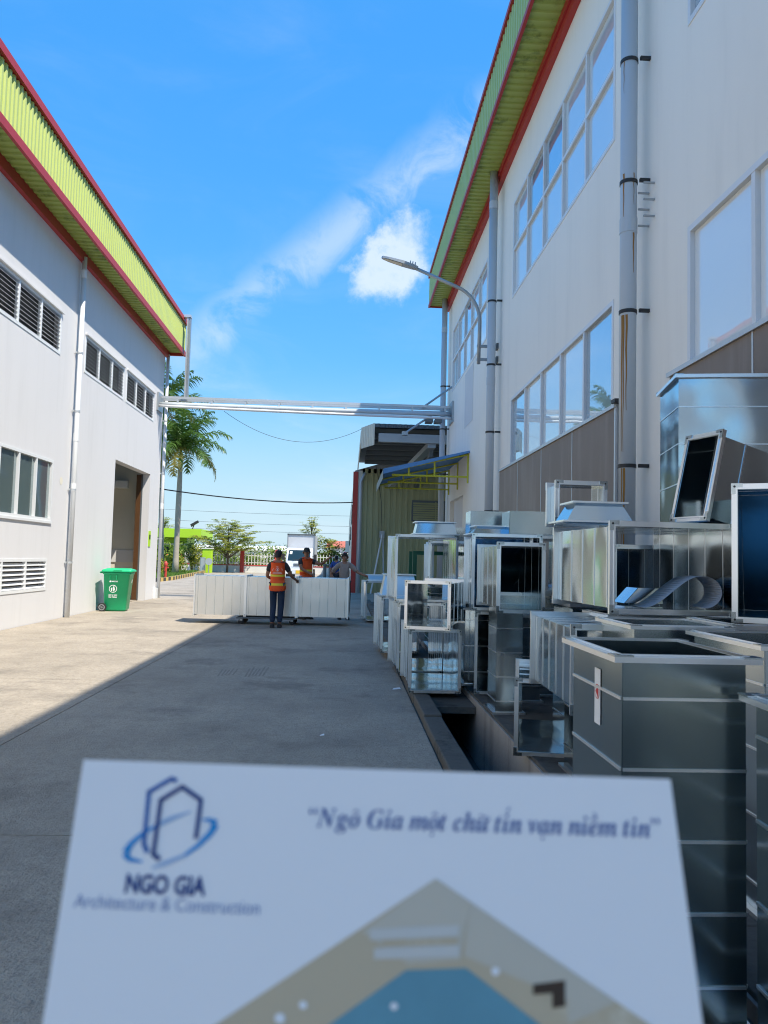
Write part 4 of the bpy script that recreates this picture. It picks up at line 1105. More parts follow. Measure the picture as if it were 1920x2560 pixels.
# ================================================================== galvanised ducts
def duct(label, base, size, axis='Z', rotz=0.0, tilt=None, bead=0.24, m='galv', flange=(1, 1), fw=0.032, group=None, closed=(), name='duct_section', beads=None, fd=.022, bead_m='galv_rim'):
    """open rectangular duct: four beaded panels, a flange frame and four corner brackets at each end.
    base = centre of its footprint; size = (sx, sy, sz) outside box; axis = open direction"""
    sx, sy, sz = size
    t = thing(name, label, 'air duct', base, rotz, group)
    if tilt is not None: t.rotation_euler = tilt
    # local frame of the duct: cross section (w along A, h along B), length along C
    if axis == 'Z': A, B, C, w, h, L = Vector((1, 0, 0)), Vector((0, 1, 0)), Vector((0, 0, 1)), sx, sy, sz; O = Vector((0, 0, 0))
    elif axis == 'Y': A, B, C, w, h, L = Vector((1, 0, 0)), Vector((0, 0, 1)), Vector((0, 1, 0)), sx, sz, sy; O = Vector((0, -sy / 2, sz / 2))
    else: A, B, C, w, h, L = Vector((0, 1, 0)), Vector((0, 0, 1)), Vector((1, 0, 0)), sy, sz, sx; O = Vector((-sx / 2, 0, sz / 2))
    w -= 2 * fw; h -= 2 * fw
    P = lambda a, b, c: O + A * a + B * b + C * c
    th = 0.0015
    nb = max(1, int(L / bead)); off = rnd.uniform(.35, .65) * L / (nb + .0)
    beads = beads or [off + k * L / nb for k in range(nb) if 0.05 < off + k * L / nb < L - .05]
    def slab(b, a0, a1, b0, b1, c0, c1):
        c = [P(a0, b0, c0), P(a1, b0, c0), P(a1, b1, c0), P(a0, b1, c0), P(a0, b0, c1), P(a1, b0, c1), P(a1, b1, c1), P(a0, b1, c1)]
        n = len(b.v); b.v += [tuple(p) for p in c]
        for q in ((0, 3, 2, 1), (4, 5, 6, 7), (0, 1, 5, 4), (1, 2, 6, 5), (2, 3, 7, 6), (3, 0, 4, 7)): b.f.append(tuple(n + i for i in q)); b.mi.append(b.cm)
    for k in range(4):
        b = MB(); e = .004
        s = -1 if k % 2 == 0 else 1
        if k < 2:
            slab(b, s * w / 2 - th, s * w / 2 + th, -h / 2, h / 2, 0, L); b.cm = 1
            for c in beads: slab(b, *sorted((s * w / 2 - .002, s * (w / 2 + .006))), -h / 2 + .002, h / 2 - .002, c - .0045, c + .0045)
        else:
            slab(b, -w / 2 + th * 1.2, w / 2 - th * 1.2, s * h / 2 - th, s * h / 2 + th, 0, L); b.cm = 1
            for c in beads: slab(b, -w / 2 + .002, w / 2 - .002, *sorted((s * h / 2 - .002, s * (h / 2 + .006))), c - .0045, c + .0045)
        b.build('panel', [m, bead_m], t)
    for e, c0 in ((0, 0), (1, L)):
        if not flange[e]: continue
        d = fd; ca, cb_ = (c0 - .003, c0 + d) if e == 0 else (c0 - d, c0 + .003)
        W2, H2 = w / 2 + fw, h / 2 + fw
        b = MB()
        slab(b, -W2, W2, h / 2 + .002, H2, ca, cb_); slab(b, -W2, W2, -H2, -h / 2 - .002, ca, cb_)
        slab(b, w / 2 + .002, W2, -h / 2 - .002, h / 2 + .002, ca, cb_); slab(b, -W2, -w / 2 - .002, -h / 2 - .002, h / 2 + .002, ca, cb_)
        # rolled inner step of the flange
        i_ = .010; cs0, cs1 = (c0 - .009, c0 - .0035) if e == 0 else (c0 + .0035, c0 + .009)
        slab(b, -w / 2 - i_, w / 2 + i_, h / 2 + .001, h / 2 + i_, cs0, cs1); slab(b, -w / 2 - i_, w / 2 + i_, -h / 2 - i_, -h / 2 - .001, cs0, cs1)
        slab(b, w / 2 + .001, w / 2 + i_, -h / 2, h / 2, cs0, cs1); slab(b, -w / 2 - i_, -w / 2 - .001, -h / 2, h / 2, cs0, cs1)
        f = b.build('flange', 'galv_rim', t)
        q0, q1 = (c0 - .008, c0 - .0032) if e == 0 else (c0 + .0032, c0 + .008)
        ch = (c0 - .0095) if e == 0 else (c0 + .0095)
        for sa in (-1, 1):
            for sb in (-1, 1):
                b = MB()
                slab(b, *sorted((sa * (W2 - .058), sa * (W2 + .002))), *sorted((sb * (H2 - fw + .004), sb * (H2 + .002))), q0, q1)
                slab(b, *sorted((sa * (W2 - fw + .004), sa * (W2 + .002))), *sorted((sb * (H2 - .058), sb * (H2 - fw + .004))), q0, q1)
                b.cm = 1; cc = P(sa * (W2 - fw * .5), sb * (H2 - fw * .5), ch)
                b.disc(cc, C if e else -C, .0065, 8)
                b.build('corner_bracket', ['galv_dull', 'strap_black'], f)
    for e in closed:      # added sheet, sloped to mirror shaded ground so the mouth stays dark
        c0, c1 = (0.01, .01 + min(.5 * L, h * .75)) if e == 0 else (L - .01, L - .01 - min(.5 * L, h * .75))
        b = MB(); a_ = w / 2 - .003
        b.prism([P(-a_, -h / 2 + .003, c0), P(a_, -h / 2 + .003, c0), P(a_, h / 2 - .003, c1), P(-a_, h / 2 - .003, c1)], C * .003); b.build('mouth_dark_sheet', m, t)
    return t

def hduct(label, pl, pr, pt, pb, Y, L, **k):
    """horizontal duct whose near opening fills these photo pixels at depth Y"""
    cx, cy_ = (pl + pr) / 2, (pt + pb) / 2
    a, c = at(pl, cy_, Y=Y), at(pr, cy_, Y=Y); top, bot = at(cx, pt, Y=Y), at(cx, pb, Y=Y)
    base_z = k.pop('zb', bot.z); ztop = k.pop('zt', top.z)
    rot = k.get('rotz', 0)
    near = Vector(((a.x + c.x) / 2, Y, base_z)); mid_ = near + Vector((-math.sin(rot), math.cos(rot), 0)) * (L / 2)
    return duct(label, mid_, (c.x - a.x, L, ztop - base_z), 'Y', **k)
def sduct(label, X0, X1, Y0, Y1, z0, z1, **k):
    return duct(label, ((X0 + X1) / 2, (Y0 + Y1) / 2, z0), (X1 - X0, Y1 - Y0, z1 - z0), 'Z', **k)
GP = 'ducts piled along the white building'

def hopper(label, cx, cy_, z0, w0, d0, w1, d1, h, rotz=0, m='galv', name='duct_reducer', shift=0.0, fl=True):
    """square-to-square reducer: bottom w0 x d0, top w1 x d1, with a thin flange at both mouths"""
    t = thing(name, label, 'duct reducer', (cx, cy_, z0), rotz, GP)
    lo = [(-w0 / 2, -d0 / 2, .01), (w0 / 2, -d0 / 2, .01), (w0 / 2, d0 / 2, .01), (-w0 / 2, d0 / 2, .01)]
    hi = [(-w1 / 2 + shift, -d1 / 2, h - .01), (w1 / 2 + shift, -d1 / 2, h - .01), (w1 / 2 + shift, d1 / 2, h - .01), (-w1 / 2 + shift, d1 / 2, h - .01)]
    for i in range(4):
        j = (i + 1) % 4; b = MB()
        n_ = (Vector(lo[j]) - Vector(lo[i])).cross(Vector(hi[i]) - Vector(lo[i])).normalized() * .003
        b.prism([lo[i], lo[j], hi[j], hi[i]], -n_); b.build('panel', m, t)
    if fl:
        for w, d, z, s in ((w0, d0, 0, 0), (w1, d1, h - .012, shift)):
            f = .035; b = MB()
            b.box(-w / 2 - f + s, w / 2 + f + s, -d / 2 - f, -d / 2 + .002, z, z + .012); b.box(-w / 2 - f + s, w / 2 + f + s, d / 2 - .002, d / 2 + f, z, z + .012)
            b.box(-w / 2 - f + s, -w / 2 + .002 + s, -d / 2 + .002, d / 2 - .002, z, z + .012); b.box(w / 2 - .002 + s, w / 2 + f + s, -d / 2 + .002, d / 2 - .002, z, z + .012)
            b.build('flange', 'galv_rim', t)
    return t

# ---- nearest, standing on end
d1 = sduct('tall upright duct with a red triangle sticker, open at the top', .81, 1.262, 2.27, 2.83, .115, 1.225, beads=[.145, .355, .565, .775, .985], fd=.014, m='galv_shaded', group=GP, fw=.036)
b = MB(); xs_ = .81 - 1.036 + .036 - .0035; yc = 2.52 - 2.55; zt0 = 1.045
b.box(xs_ - .0012, xs_, yc - .028, yc + .028, zt0 - .18, zt0); st = b.build('sticker', 'print_white', d1)
b = MB(); b.disc((xs_ - .002, yc, zt0 - .075), (-1, 0, 0), .024, 18, .0215); b.cm = 0
b.poly([(xs_ - .002, yc + .017, zt0 - .075), (xs_ - .002, yc - .012, zt0 - .052), (xs_ - .002, yc - .012, zt0 - .098)]); b.build('sticker_mark', 'label_red', st)
sduct('upright duct with wide seams in front of the sticker duct', 1.165, 1.735, 1.62, 2.24, .115, 1.125, beads=[.2, .43, .66, .9], fd=.014, rotz=R(-2), m='galv_dull', group=GP, fw=.036)
sduct('upright duct propping the long see-through duct with the curled sheet inside', 1.42, 1.95, 3.76, 4.3, PAVE, 1.20, m='galv_dull', group=GP, fd=.014)
sduct('upright duct with a pale sunlit rim behind the sticker duct', 1.66, 2.35, 3.0, 3.68, PAVE, 1.19, m='galv_dull', group=GP, fd=.014)
sduct('upright duct carrying the leaning dark mouthed duct', 2.06, 2.75, 4.0, 4.55, PAVE, 1.195, group=GP)
sduct('upright duct against the wall, buried behind the long see-through duct', 1.72, 2.3, 4.95, 5.5, PAVE, 1.17, group=GP)
# ---- long horizontal one with the curled sheet
big = hduct('long see-through duct lying on upright ducts with a curled sheet inside', 1521, 1850, 1306, 1545, 4.6, 1.1, zb=1.205, rotz=R(2.5), bead=.19, group=GP, fw=.034)
hduct('shallow duct mouth seen through the long duct with the curled sheet', 1530, 1650, 1362, 1500, 5.85, .9, rotz=R(3), zb=1.2, group=GP)
sduct('upright duct under the shallow mouth behind the long duct', 1.75, 2.35, 5.9, 6.5, PAVE, 1.19, group=GP)
hduct('small open frame duct standing on top of the long duct', 1387, 1519, 1202, 1326, 5.45, .22, zb=1.775, rotz=R(3), group=GP, bead=.5)
q = at(1520, 1308, Y=5.15)
hopper('reducer with a bright flange lying on top of the long duct', q.x - .12, 5.1, 1.775, .44, .3, .30, .24, .14)
# tall ones at the wall
sduct('tall flanged duct towering against the white wall', 2.5, 3.3, 5.5, 6.2, PAVE, 2.94, rotz=R(-11), beads=[.4, .8, 1.2, 1.6, 2.0, 2.3, 2.58], group=GP, fw=.03, flange=(0, 1))
ld = duct('leaning duct with a slanting dark mouth propped before the tall duct', (2.67, 4.98, 1.68), (1.0, .34, .6), 'X', group=GP, tilt=(0, R(13), R(16)), bead=.4, flange=(1, 0))
hduct('dark mouthed duct tilted beside the long duct with the curled sheet', 1838, 1985, 1208, 1546, 4.12, .8, zb=1.20, group=GP, m='galv_shaded', rotz=R(-30), closed=(1,))
# curled offcut and a folded piece lying in the long duct
b = MB(); n = 44; prev = None; th0 = []
for i in range(n + 1):
    s = i / n
    if s < .5: u_ = s / .5; x, z = lerp(-.36, .0, u_), .2 * (u_ * u_ * (3 - 2 * u_))
    else:
        a = lerp(R(98), R(-78), (s - .5) / .5); x, z = .015 + .12 * math.cos(a) * 1.0, .10 + .10 * math.sin(a)
    th0.append((x, z))
cx0 = at(1745, 1500, Y=4.72).x; z00 = 1.205 + .04
for i in range(n):
    (xa, za), (xb, zb_) = th0[i], th0[i + 1]
    b.poly([(xa, -.10, max(0, za)), (xb, -.10, max(0, zb_)), (xb, .14, max(0, zb_)), (xa, .14, max(0, za))])
o = b.build('metal_offcut', 'sheet_pale', smooth=True, loc=(cx0, 4.78, z00)); tag(o, 'curled pale sheet metal strip lying inside the long duct', 'sheet metal')
sm = o.modifiers.new('thickness', 'SOLIDIFY'); sm.thickness = .0015
q = at(1602, 1505, Y=5.0)
hopper('folded trapezoid offcut lying inside the long duct beside the curled strip', q.x, 5.05, 1.245, .26, .2, .16, .2, .12, fl=False, name='duct_offcut', shift=.04)
# ---- middle group
hduct('square duct with a dark mouth resting on a seamed upright duct', 1242, 1363, 1356, 1534, 6.25, 1.1, rotz=R(-1.5), group=GP, m='galv_shaded', closed=(1,))
sduct('slim upright duct with five horizontal seams beside the drain', 1.375, 1.68, 7.0, 7.45, PAVE, 1.22, bead=.2, group=GP, m='galv_dull')
hduct('low duct lying on the pavement edge beyond the sticker duct', 1287, 1440, 1699, 1884, 5.52, 1.15, zb=PAVE, rotz=R(-13), group=GP)
duct('duct with vertical seams resting across the low pavement duct', (1.60, 4.80, .665), (.62, 1.1, .50), 'Y', rotz=R(-2), bead=.17, group=GP)
sduct('short upright duct hidden under the vertically seamed duct', 1.5, 1.95, 4.36, 5.3, PAVE, .66, group=GP)
hduct('wide black mouthed duct high behind the square dark mouth', 1180, 1354, 1335, 1528, 7.7, 1.2, group=GP, m='galv', rotz=R(-5), closed=(1,))
hduct('tall duct mouth standing under the wide black mouthed duct', 1187, 1330, 1530, 1727, 8.05, 1.2, zb=PAVE, group=GP, rotz=R(-6), closed=(1,))
sduct('upright duct with a narrow dark front between two open frames', 1.62, 2.0, 7.6, 7.98, PAVE, .98, group=GP)
# ---- left group, stacked over the drain
hduct('lower of two stacked see-through ducts at the kerb', 1022, 1153, 1573, 1733, 8.2, 1.2, zb=.10, group=GP)
hduct('upper of two stacked see-through ducts at the kerb', 1010, 1127, 1452, 1572, 8.0, 1.1, zb=.782, rotz=R(-17), group=GP)
duct('see-through duct lying behind the two stacked ones at the kerb', (.955, 10.2, .10), (.60, 1.2, .87), 'Y', rotz=R(2), bead=.16, group=GP)
hduct('large thin framed duct standing high with the green rack behind', 987, 1146, 1337, 1507, 9.7, .9, zb=.975, rotz=R(3), group=GP, bead=.14)
duct('bright duct with pale seams at the kerb behind the stacked ducts', (.83, 12.25, .10), (.58, 1.2, .84), 'Y', rotz=R(3), group=GP, bead=.2)
hopper('bright hood shaped reducer on top of the pale seamed duct', .86, 12.2, .945, .56, .7, .44, .5, .33, m='galv_sunlit')
duct('duct at the far end of the row near the trolley', (.78, 18.6, .06), (.62, 1.1, .92), 'Y', rotz=R(4), group=GP)
hopper('small reducer on the duct at the far end of the row', .80, 18.7, .985, .4, .5, .48, .6, .14, m='galv_sunlit')
duct('upright duct standing behind the large thin framed duct', (1.75, 10.4, PAVE), (.7, .9, 1.1), 'Z', group=GP)
duct('upright duct supporting the row of ducts beside the drain', (1.55, 9.05, PAVE), (.42, .9, .86), 'Z', group=GP)
duct('seamed duct with bright reflections beyond the large thin frame', (1.52, 11.3, 1.222), (.62, 1.0, .56), 'Y', rotz=R(-4), bead=.13, group=GP)
duct('open duct lying on pavement behind the tall duct mouth', (1.95, 9.3, PAVE), (.6, 1.0, .9), 'Y', group=GP)
duct('upright duct beside the far wall pipe', (2.1, 11.6, PAVE), (.8, .9, 1.1), 'Z', group=GP)
# ---- pieces on top of the pile
hopper('blue tinted reducer with a wide flange on the large thin framed duct', 1.17, 10.1, 1.835, .54, .42, .47, .36, .17)
hopper('low wide reducer between the two tall box hoods', 1.60, 8.3, 1.79, .50, .36, .38, .30, .10)
hopper('small square box hood near the shed end', 1.70, 11.4, 1.785, .30, .3, .30, .3, .22, fl=False, name='duct_hood')
hopper('square grey box hood before the middle drainpipe', 1.60, 8.75, 1.79, .40, .36, .40, .36, .29, fl=False, name='duct_hood', m='galv_dull')
hopper('large slant sided grey hood below the brown cladding', 1.98, 8.15, 1.79, .55, .4, .44, .4, .26, fl=False, name='duct_hood', shift=-.05, m='galv_dull')
duct('duct carrying the slant sided hood behind the wide black mouth', (2.15, 8.35, 1.19), (.5, 1.0, .598), 'Y', group=GP)
duct('upright duct under the hood carrying duct', (2.3, 8.3, PAVE), (.6, .7, 1.066), 'Z', group=GP)
duct('stacked duct level with the small square hood', (1.65, 12.5, 1.1), (.6, 1.2, .68), 'Y', group=GP)
duct('upright duct carrying the farthest stacked duct', (1.65, 12.6, PAVE), (.6, .9, .975), 'Z', group=GP)
# green steel rack among them
rk = thing('steel_rack', 'dark green steel rack standing among the ducts', 'rack', (1.35, 13.6, 0), world=True)
for x in (1.22, 2.0):
    for y in (13.4, 14.2): MB().box(x - .035, x + .035, y - .035, y + .035, PAVE if x > 1.37 else .04, 1.66).build('post', 'rack_green', rk)
for z in (.9, 1.6):
    MB().box(1.255, 1.965, 13.38, 13.42, z, z + .06).build('beam', 'rack_green', rk); MB().box(1.255, 1.965, 14.18, 14.22, z, z + .06).build('beam', 'rack_green', rk)

# ---- three ducts rolled along on a trolley
TG = 'three ducts on the trolley'
ty, tz = 17.35, .175
labs = ('sunlit duct on the trolley, at the sunny end', 'middle of three trolley ducts, behind the worker seen from behind', 'shaded duct on the trolley with an open dark end')
x = -3.24
tsk = R(-2.0)
for k, lab in enumerate(labs):
    L = 1.11
    c = Vector((x + L / 2, ty, tz + .004)); cc = Vector((-1.55, ty, 0)); off = c - cc
    off = Matrix.Rotation(tsk, 3, 'Z') @ off
    duct(lab, (cc.x + off.x, cc.y + off.y, tz + .004), (L, .86, .90), 'X', rotz=tsk + R((.4, -.3, .0)[k]), bead=.17, group=TG, m='galv_sunlit', fw=.03, bead_m='galv_dull')
    x += L + .012
tl = thing('platform_trolley', 'low black platform trolley on castors under the three ducts', 'trolley', (-1.75, ty - .1, 0.016), tsk)
MB().box(-.55, .75, -.36, .36, .125, .158).build('platform', 'steel_dark', tl, bevel=.008)
for sx in (-.45, .65):
    for sy in (-.29, .29):
        f = MB().box(sx - .03, sx + .03, sy - .035, sy + .035, .08, .126).build('castor_fork', 'steel', tl)
        MB().tube([(sx - .0, sy - .022, .06), (sx, sy + .022, .06)], .06, 14).build('castor_wheel', 'rubber', f)

# ================================================================== people
def skin_mesh(pts, edges, rad, root=0, sub=2):
    me = bpy.data.meshes.new('figure'); me.from_pydata([tuple(p) for p in pts], edges, [])
    o = bpy.data.objects.new('figure', me); COL.objects.link(o)
    sk = o.modifiers.new('skin', 'SKIN'); sk.use_smooth_shade = True
    if not me.skin_vertices:
        bm = bmesh.new(); bm.from_mesh(me); bm.verts.layers.skin.verify(); bm.to_mesh(me); bm.free()
    for i, d in enumerate(me.skin_vertices[0].data):
        r = rad[i]; d.radius = r if isinstance(r, tuple) else (r, r); d.use_root = (i == root)
    s = o.modifiers.new('sub', 'SUBSURF'); s.levels = sub; s.render_levels = sub
    dg = bpy.context.evaluated_depsgraph_get(); dg.update()
    res = bpy.data.meshes.new_from_object(o.evaluated_get(dg))
    bpy.data.objects.remove(o); bpy.data.meshes.remove(me)
    res.materials.clear()
    return res

def person(label, loc, rotz, J, top='tee', vest=False, legs='jeans', headgear='cap', head_turn=0.0, H=1.65, vest_print=False, top_mat='tee_dark', sleeves=.8):
    """figure facing local -Y; J holds elbow/wrist/knee/ankle joints (r = its right hand side, local -X)"""
    t = thing('person', label, 'person', loc, rotz, 'people at the trolley')
    k = H / 1.65
    V = lambda x, y, z: Vector((x * k, y * k, z * k))
    base = dict(pelvis=V(0, 0, .90), waist=V(0, .0, 1.03), chest=V(0, .01, 1.22), collar=V(0, .015, 1.36), neck=V(0, .005, 1.42), jaw=V(0, -.018, 1.475), skull=V(0, -.008, 1.545), crown=V(0, .004, 1.60),
                rsh=V(-.165, .01, 1.335), lsh=V(.165, .01, 1.335), relb=V(-.23, .02, 1.07), lelb=V(.23, .02, 1.07), rwr=V(-.24, -.06, .84), lwr=V(.24, -.06, .84),
                rhip=V(-.085, 0, .86), lhip=V(.085, 0, .86), rkn=V(-.10, -.02, .48), lkn=V(.10, -.02, .48), ran=V(-.10, .02, .09), lan=V(.10, .02, .09))
    for a, v in J.items(): base[a] = V(*v)
    B = base
    hands = []
    pts, rad, edges, idx = [], [], [], {}
    def add(n, p, r, par=None):
        idx[n] = len(pts); pts.append(p); rad.append(r * k)
        if par is not None: edges.append((idx[par], idx[n]))
    add('pelvis', B['pelvis'], .125); add('waist', B['waist'], .115, 'pelvis'); add('chest', B['chest'], .135, 'waist'); add('collar', B['collar'], .085, 'chest')
    add('neck', B['neck'], .05, 'collar'); add('jaw', B['jaw'], .062, 'neck'); add('skull', B['skull'], .080, 'jaw'); add('crown', B['crown'], .058, 'skull')
    for s in 'rl':
        add(s + 'sh', B[s + 'sh'], .058, 'collar'); add(s + 'elb', B[s + 'elb'], .040, s + 'sh'); add(s + 'wr', B[s + 'wr'], .027, s + 'elb')
        d = (B[s + 'wr'] - B[s + 'elb']).normalized(); sd = d.cross(Vector((0, 0, 1)))
        sd = sd.normalized() if sd.length > .1 else Vector((1, 0, 0)); dn = sd.cross(d)
        palm = B[s + 'wr'] + d * .05 * k; add(s + 'palm', palm, .026, s + 'wr')
        kn = palm + d * .035 * k; add(s + 'knuckle', kn, .024, s + 'palm')
        for f in range(4):
            o = (f - 1.5) * .017 * k; ln = (.058, .068, .064, .05)[f] * k
            point = B.get(s + '_point') is not None
            curl = -.015 if (f == 0 and point) else .028
            a = kn + sd * o + d * .02 * k; b_ = a + d * ln * .5 - dn * curl * .5 * k; c_ = b_ + d * ln * .45 * (1 if curl < 0 else .5) - dn * curl * k
            add(s + 'f%da' % f, a, .009, s + 'knuckle'); add(s + 'f%db' % f, b_, .0085, s + 'f%da' % f); add(s + 'f%dc' % f, c_, .007, s + 'f%db' % f)
        tb = palm + sd * (.03 if s == 'r' else -.03) * k; tt = tb + d * .035 * k + sd * (.018 if s == 'r' else -.018) * k
        add(s + 'ta', tb, .010, s + 'palm'); add(s + 'tb', tt, .008, s + 'ta')
        add(s + 'hip', B[s + 'hip'], .092, 'pelvis'); add(s + 'kn', B[s + 'kn'], .056, s + 'hip'); add(s + 'an', B[s + 'an'], .040, s + 'kn')
        add(s + 'toe', B[s + 'an'] + V(0, -.13, -.045), .034, s + 'an')
    hd0 = B['neck'] + V(0, 0, .02)
    def squash(me, grow=0.0):
        R_ = Matrix.Rotation(head_turn, 3, 'Z')
        for v in me.vertices:
            c = v.co
            if abs(c.x) < .24 * k and .80 * k < c.z < 1.38 * k: c.y = .01 * k + (c.y - .01 * k) * .76
            if c.z > 1.43 * k and abs(c.x) < .15 and abs(c.y) < .16:
                c.x *= .93
                nose = Vector((0, -.098 * k, 1.515 * k)); dd = (Vector((c.x, c.y, c.z)) - nose).length
                if dd < .035 * k: c.y -= .020 * k * (1 - dd / (.035 * k))
                w = min(1, (c.z - 1.43 * k) / (.05 * k)); q = Matrix.Rotation(head_turn * w, 3, 'Z') @ Vector((c.x, c.y, 0)); c.x, c.y = q.x, q.y
    me = skin_mesh(pts, edges, rad); squash(me); me.materials.append(MATS['skin'])
    obj('body', me, t, smooth=True)
    def garment(name, names, extra, m, sub=2, mod=None):
        ii = {n: i for i, n in enumerate(names)}
        p = [pts[idx[n]] if n in idx else B[n] for n in names]
        for n, f in (mod or {}).items(): p[ii[n]] = f
        r = [extra[n] * k if n in extra else (rad[idx[n]] + .012 * k) for n in names]
        ed = [(ii[names_a], ii[names_b]) for names_a, names_b in garment.edges if names_a in ii and names_b in ii]
        g_ = skin_mesh(p, ed, r, 0, sub); squash(g_); g_.materials.append(MATS[m]); return g_
    garment.edges = [('pelvis', 'waist'), ('waist', 'chest'), ('chest', 'collar'), ('collar', 'rsh'), ('collar', 'lsh'), ('rsh', 'rcuff'), ('lsh', 'lcuff'), ('pelvis', 'rhip'), ('pelvis', 'lhip'),
                     ('rhip', 'rkn'), ('lhip', 'lkn'), ('rkn', 'ran'), ('lkn', 'lan')]
    for s in 'rl': B[s + 'cuff'] = B[s + 'sh'].lerp(B[s + 'elb'], sleeves)
    g1 = garment('shirt', ['pelvis', 'waist', 'chest', 'collar', 'rsh', 'lsh', 'rcuff', 'lcuff'], dict(pelvis=.138, waist=.130, chest=.148, collar=.094, rsh=.072, lsh=.072, rcuff=.058, lcuff=.058), top_mat)
    obj('shirt', g1, t, smooth=True)
    g2 = garment('trousers', ['pelvis', 'rhip', 'lhip', 'rkn', 'lkn', 'ran', 'lan'], dict(pelvis=.132, rhip=.094, lhip=.094, rkn=.074, lkn=.074, ran=.058, lan=.058), legs)
    obj('trousers', g2, t, smooth=True)
    if vest:
        B['vlow'] = V(0, 0, .74); garment.edges += [('vlow', 'pelvis'), ('collar', 'vr'), ('collar', 'vl')]; B['vr'] = V(-.10, .012, 1.37); B['vl'] = V(.10, .012, 1.37)
        g3 = garment('vest', ['chest', 'waist', 'pelvis', 'vlow', 'collar', 'vr', 'vl'], dict(vlow=.212, pelvis=.202, waist=.154, chest=.170, collar=.100, vr=.078, vl=.078), 'vest_orange', sub=3)
        g3.materials.append(MATS['vest_yellow'])
        for f in g3.polygons:
            z = f.center.z / k
            f.material_index = 1 if (1.09 < z < 1.135 or .90 < z < .945) else 0
        bm = bmesh.new(); bm.from_mesh(g3)                 # open, straight hem
        bmesh.ops.bisect_plane(bm, geom=bm.verts[:] + bm.edges[:] + bm.faces[:], plane_co=(0, 0, .775 * k), plane_no=(0, 0, 1), clear_inner=True)
        bm.to_mesh(g3); bm.free()
        vo = obj('vest', g3, t, smooth=True)
        if vest_print:
            yb = max((v.co.y for v in g3.vertices if 1.2 * k < v.co.z < 1.3 * k and abs(v.co.x) < .05), default=.12) + .004
            lgm = MB()
            for i in range(14):
                a0, a1 = lerp(R(15), R(165), i / 14), lerp(R(15), R(165), (i + .62) / 14)
                P = lambda a, r_: (-math.cos(a) * r_ * -1, yb - .028 * abs(math.cos(a)), 1.19 * k + math.sin(a) * r_ * .95)
                lgm.poly([P(a0, .115), P(a1, .115), P(a1, .097), P(a0, .097)])
            lgm.disc((0, yb + .001, 1.235 * k), (0, 1, 0), .036, 16, .03)
            lgm.poly([(-.012, yb + .002, 1.215 * k), (.012, yb + .002, 1.215 * k), (.004, yb + .002, 1.255 * k), (-.004, yb + .002, 1.255 * k)])
            lgm.box(-.10, .10, yb - .008, yb + .001, 1.155 * k, 1.163 * k); lgm.box(-.085, .085, yb - .006, yb + .001, 1.176 * k, 1.182 * k)
            lgm.build('vest_print', 'print_white', vo)
    # head: cap or hair, ears, face
    Hc = B['skull']; Rz = Matrix.Rotation(head_turn, 4, 'Z')
    def hl(p): return tuple(Matrix.Translation((0, 0, 0)) @ Rz @ Vector(p))
    b = MB(); nu, nv = 18, 9
    zlo = -.012 if headgear == 'cap' else -.03
    for j in range(nv + 1):
        for i in range(nu):
            a = 2 * math.pi * i / nu; ph = lerp(0, 1.0, j / nv)
            front = max(0, -math.sin(a)); back = max(0, math.sin(a))
            lo = (-.005 - .02 * (1 - front) - .045 * back) if headgear == 'cap' else (.02 * front - .03 * (1 - front) - .055 * back)
            z = lerp(lo, .097, math.sin(ph * math.pi / 2)); rr = math.cos(ph * math.pi / 2) ** .55
            wob = 1 + (0 if headgear == 'cap' else .05 * math.sin(a * 5 + j))
            b.v.append(hl((.083 * k * rr * math.cos(a) * wob, Hc.y + .0 + .100 * k * rr * math.sin(a) * wob, Hc.z + (z + .012) * k)))
    for j in range(nv):
        for i in range(nu): b.f.append((j * nu + i, j * nu + (i + 1) % nu, (j + 1) * nu + (i + 1) % nu, (j + 1) * nu + i)); b.mi.append(0)
    hg = b.build('cap' if headgear == 'cap' else 'hair', 'hair', t, smooth=True)
    if headgear == 'cap':
        b = MB(); n = 10; o1 = [(math.cos(lerp(R(200), R(340), i / n)) * .078 * k, Hc.y + math.sin(lerp(R(200), R(340), i / n)) * .095 * k, Hc.z + .012 * k) for i in range(n + 1)]
        o2 = [(x * .92, y - (.065 * k) * math.sin(math.pi * i / n) ** .7, z - .012 * k) for i, (x, y, z) in enumerate(o1)]
        for i in range(n): b.poly([hl(o1[i]), hl(o1[i + 1]), hl(o2[i + 1]), hl(o2[i])])
        bo = b.build('brim', 'hair', hg); sd_ = bo.modifiers.new('thick', 'SOLIDIFY'); sd_.thickness = .004
        b = MB(); 
    for s in (-1, 1):
        e = Vector((s * .030 * k, Hc.y - .081 * k, Hc.z - .004 * k))
        b = MB(); b.disc(hl(e), Rz @ Vector((0, -1, 0)), .012 * k, 10); b.build('eye', 'eye_white', t)
        b = MB(); b.disc(hl(e + Vector((0, -.002, 0))), Rz @ Vector((0, -1, 0)), .006 * k, 8); b.build('iris', 'hair', t)
        b = MB(); b.poly([hl(e + Vector((-.018, -.001, .016)) * k), hl(e + Vector((.018, -.001, .016)) * k), hl(e + Vector((.016, -.001, .022)) * k), hl(e + Vector((-.016, -.001, .023)) * k)]); b.build('eyebrow', 'hair', t)
        b = MB(); b.tube([hl((s * .077 * k, Hc.y + .005, Hc.z - .03 * k)), hl((s * .086 * k, Hc.y + .012, Hc.z - .005 * k)), hl((s * .080 * k, Hc.y + .012, Hc.z + .018 * k))], [.008, .014, .008], 8); b.build('ear', 'skin', t, smooth=True)
    b = MB(); b.disc(hl((0, Hc.y - .072 * k, Hc.z - .068 * k)), Rz @ Vector((0, -1, .1)), .016 * k, 10)
    for i, v in enumerate(b.v): b.v[i] = (v[0], v[1], Hc.z - .066 * k + (v[2] - (Hc.z - .068 * k)) * .35)
    b.build('mouth', 'lip', t)
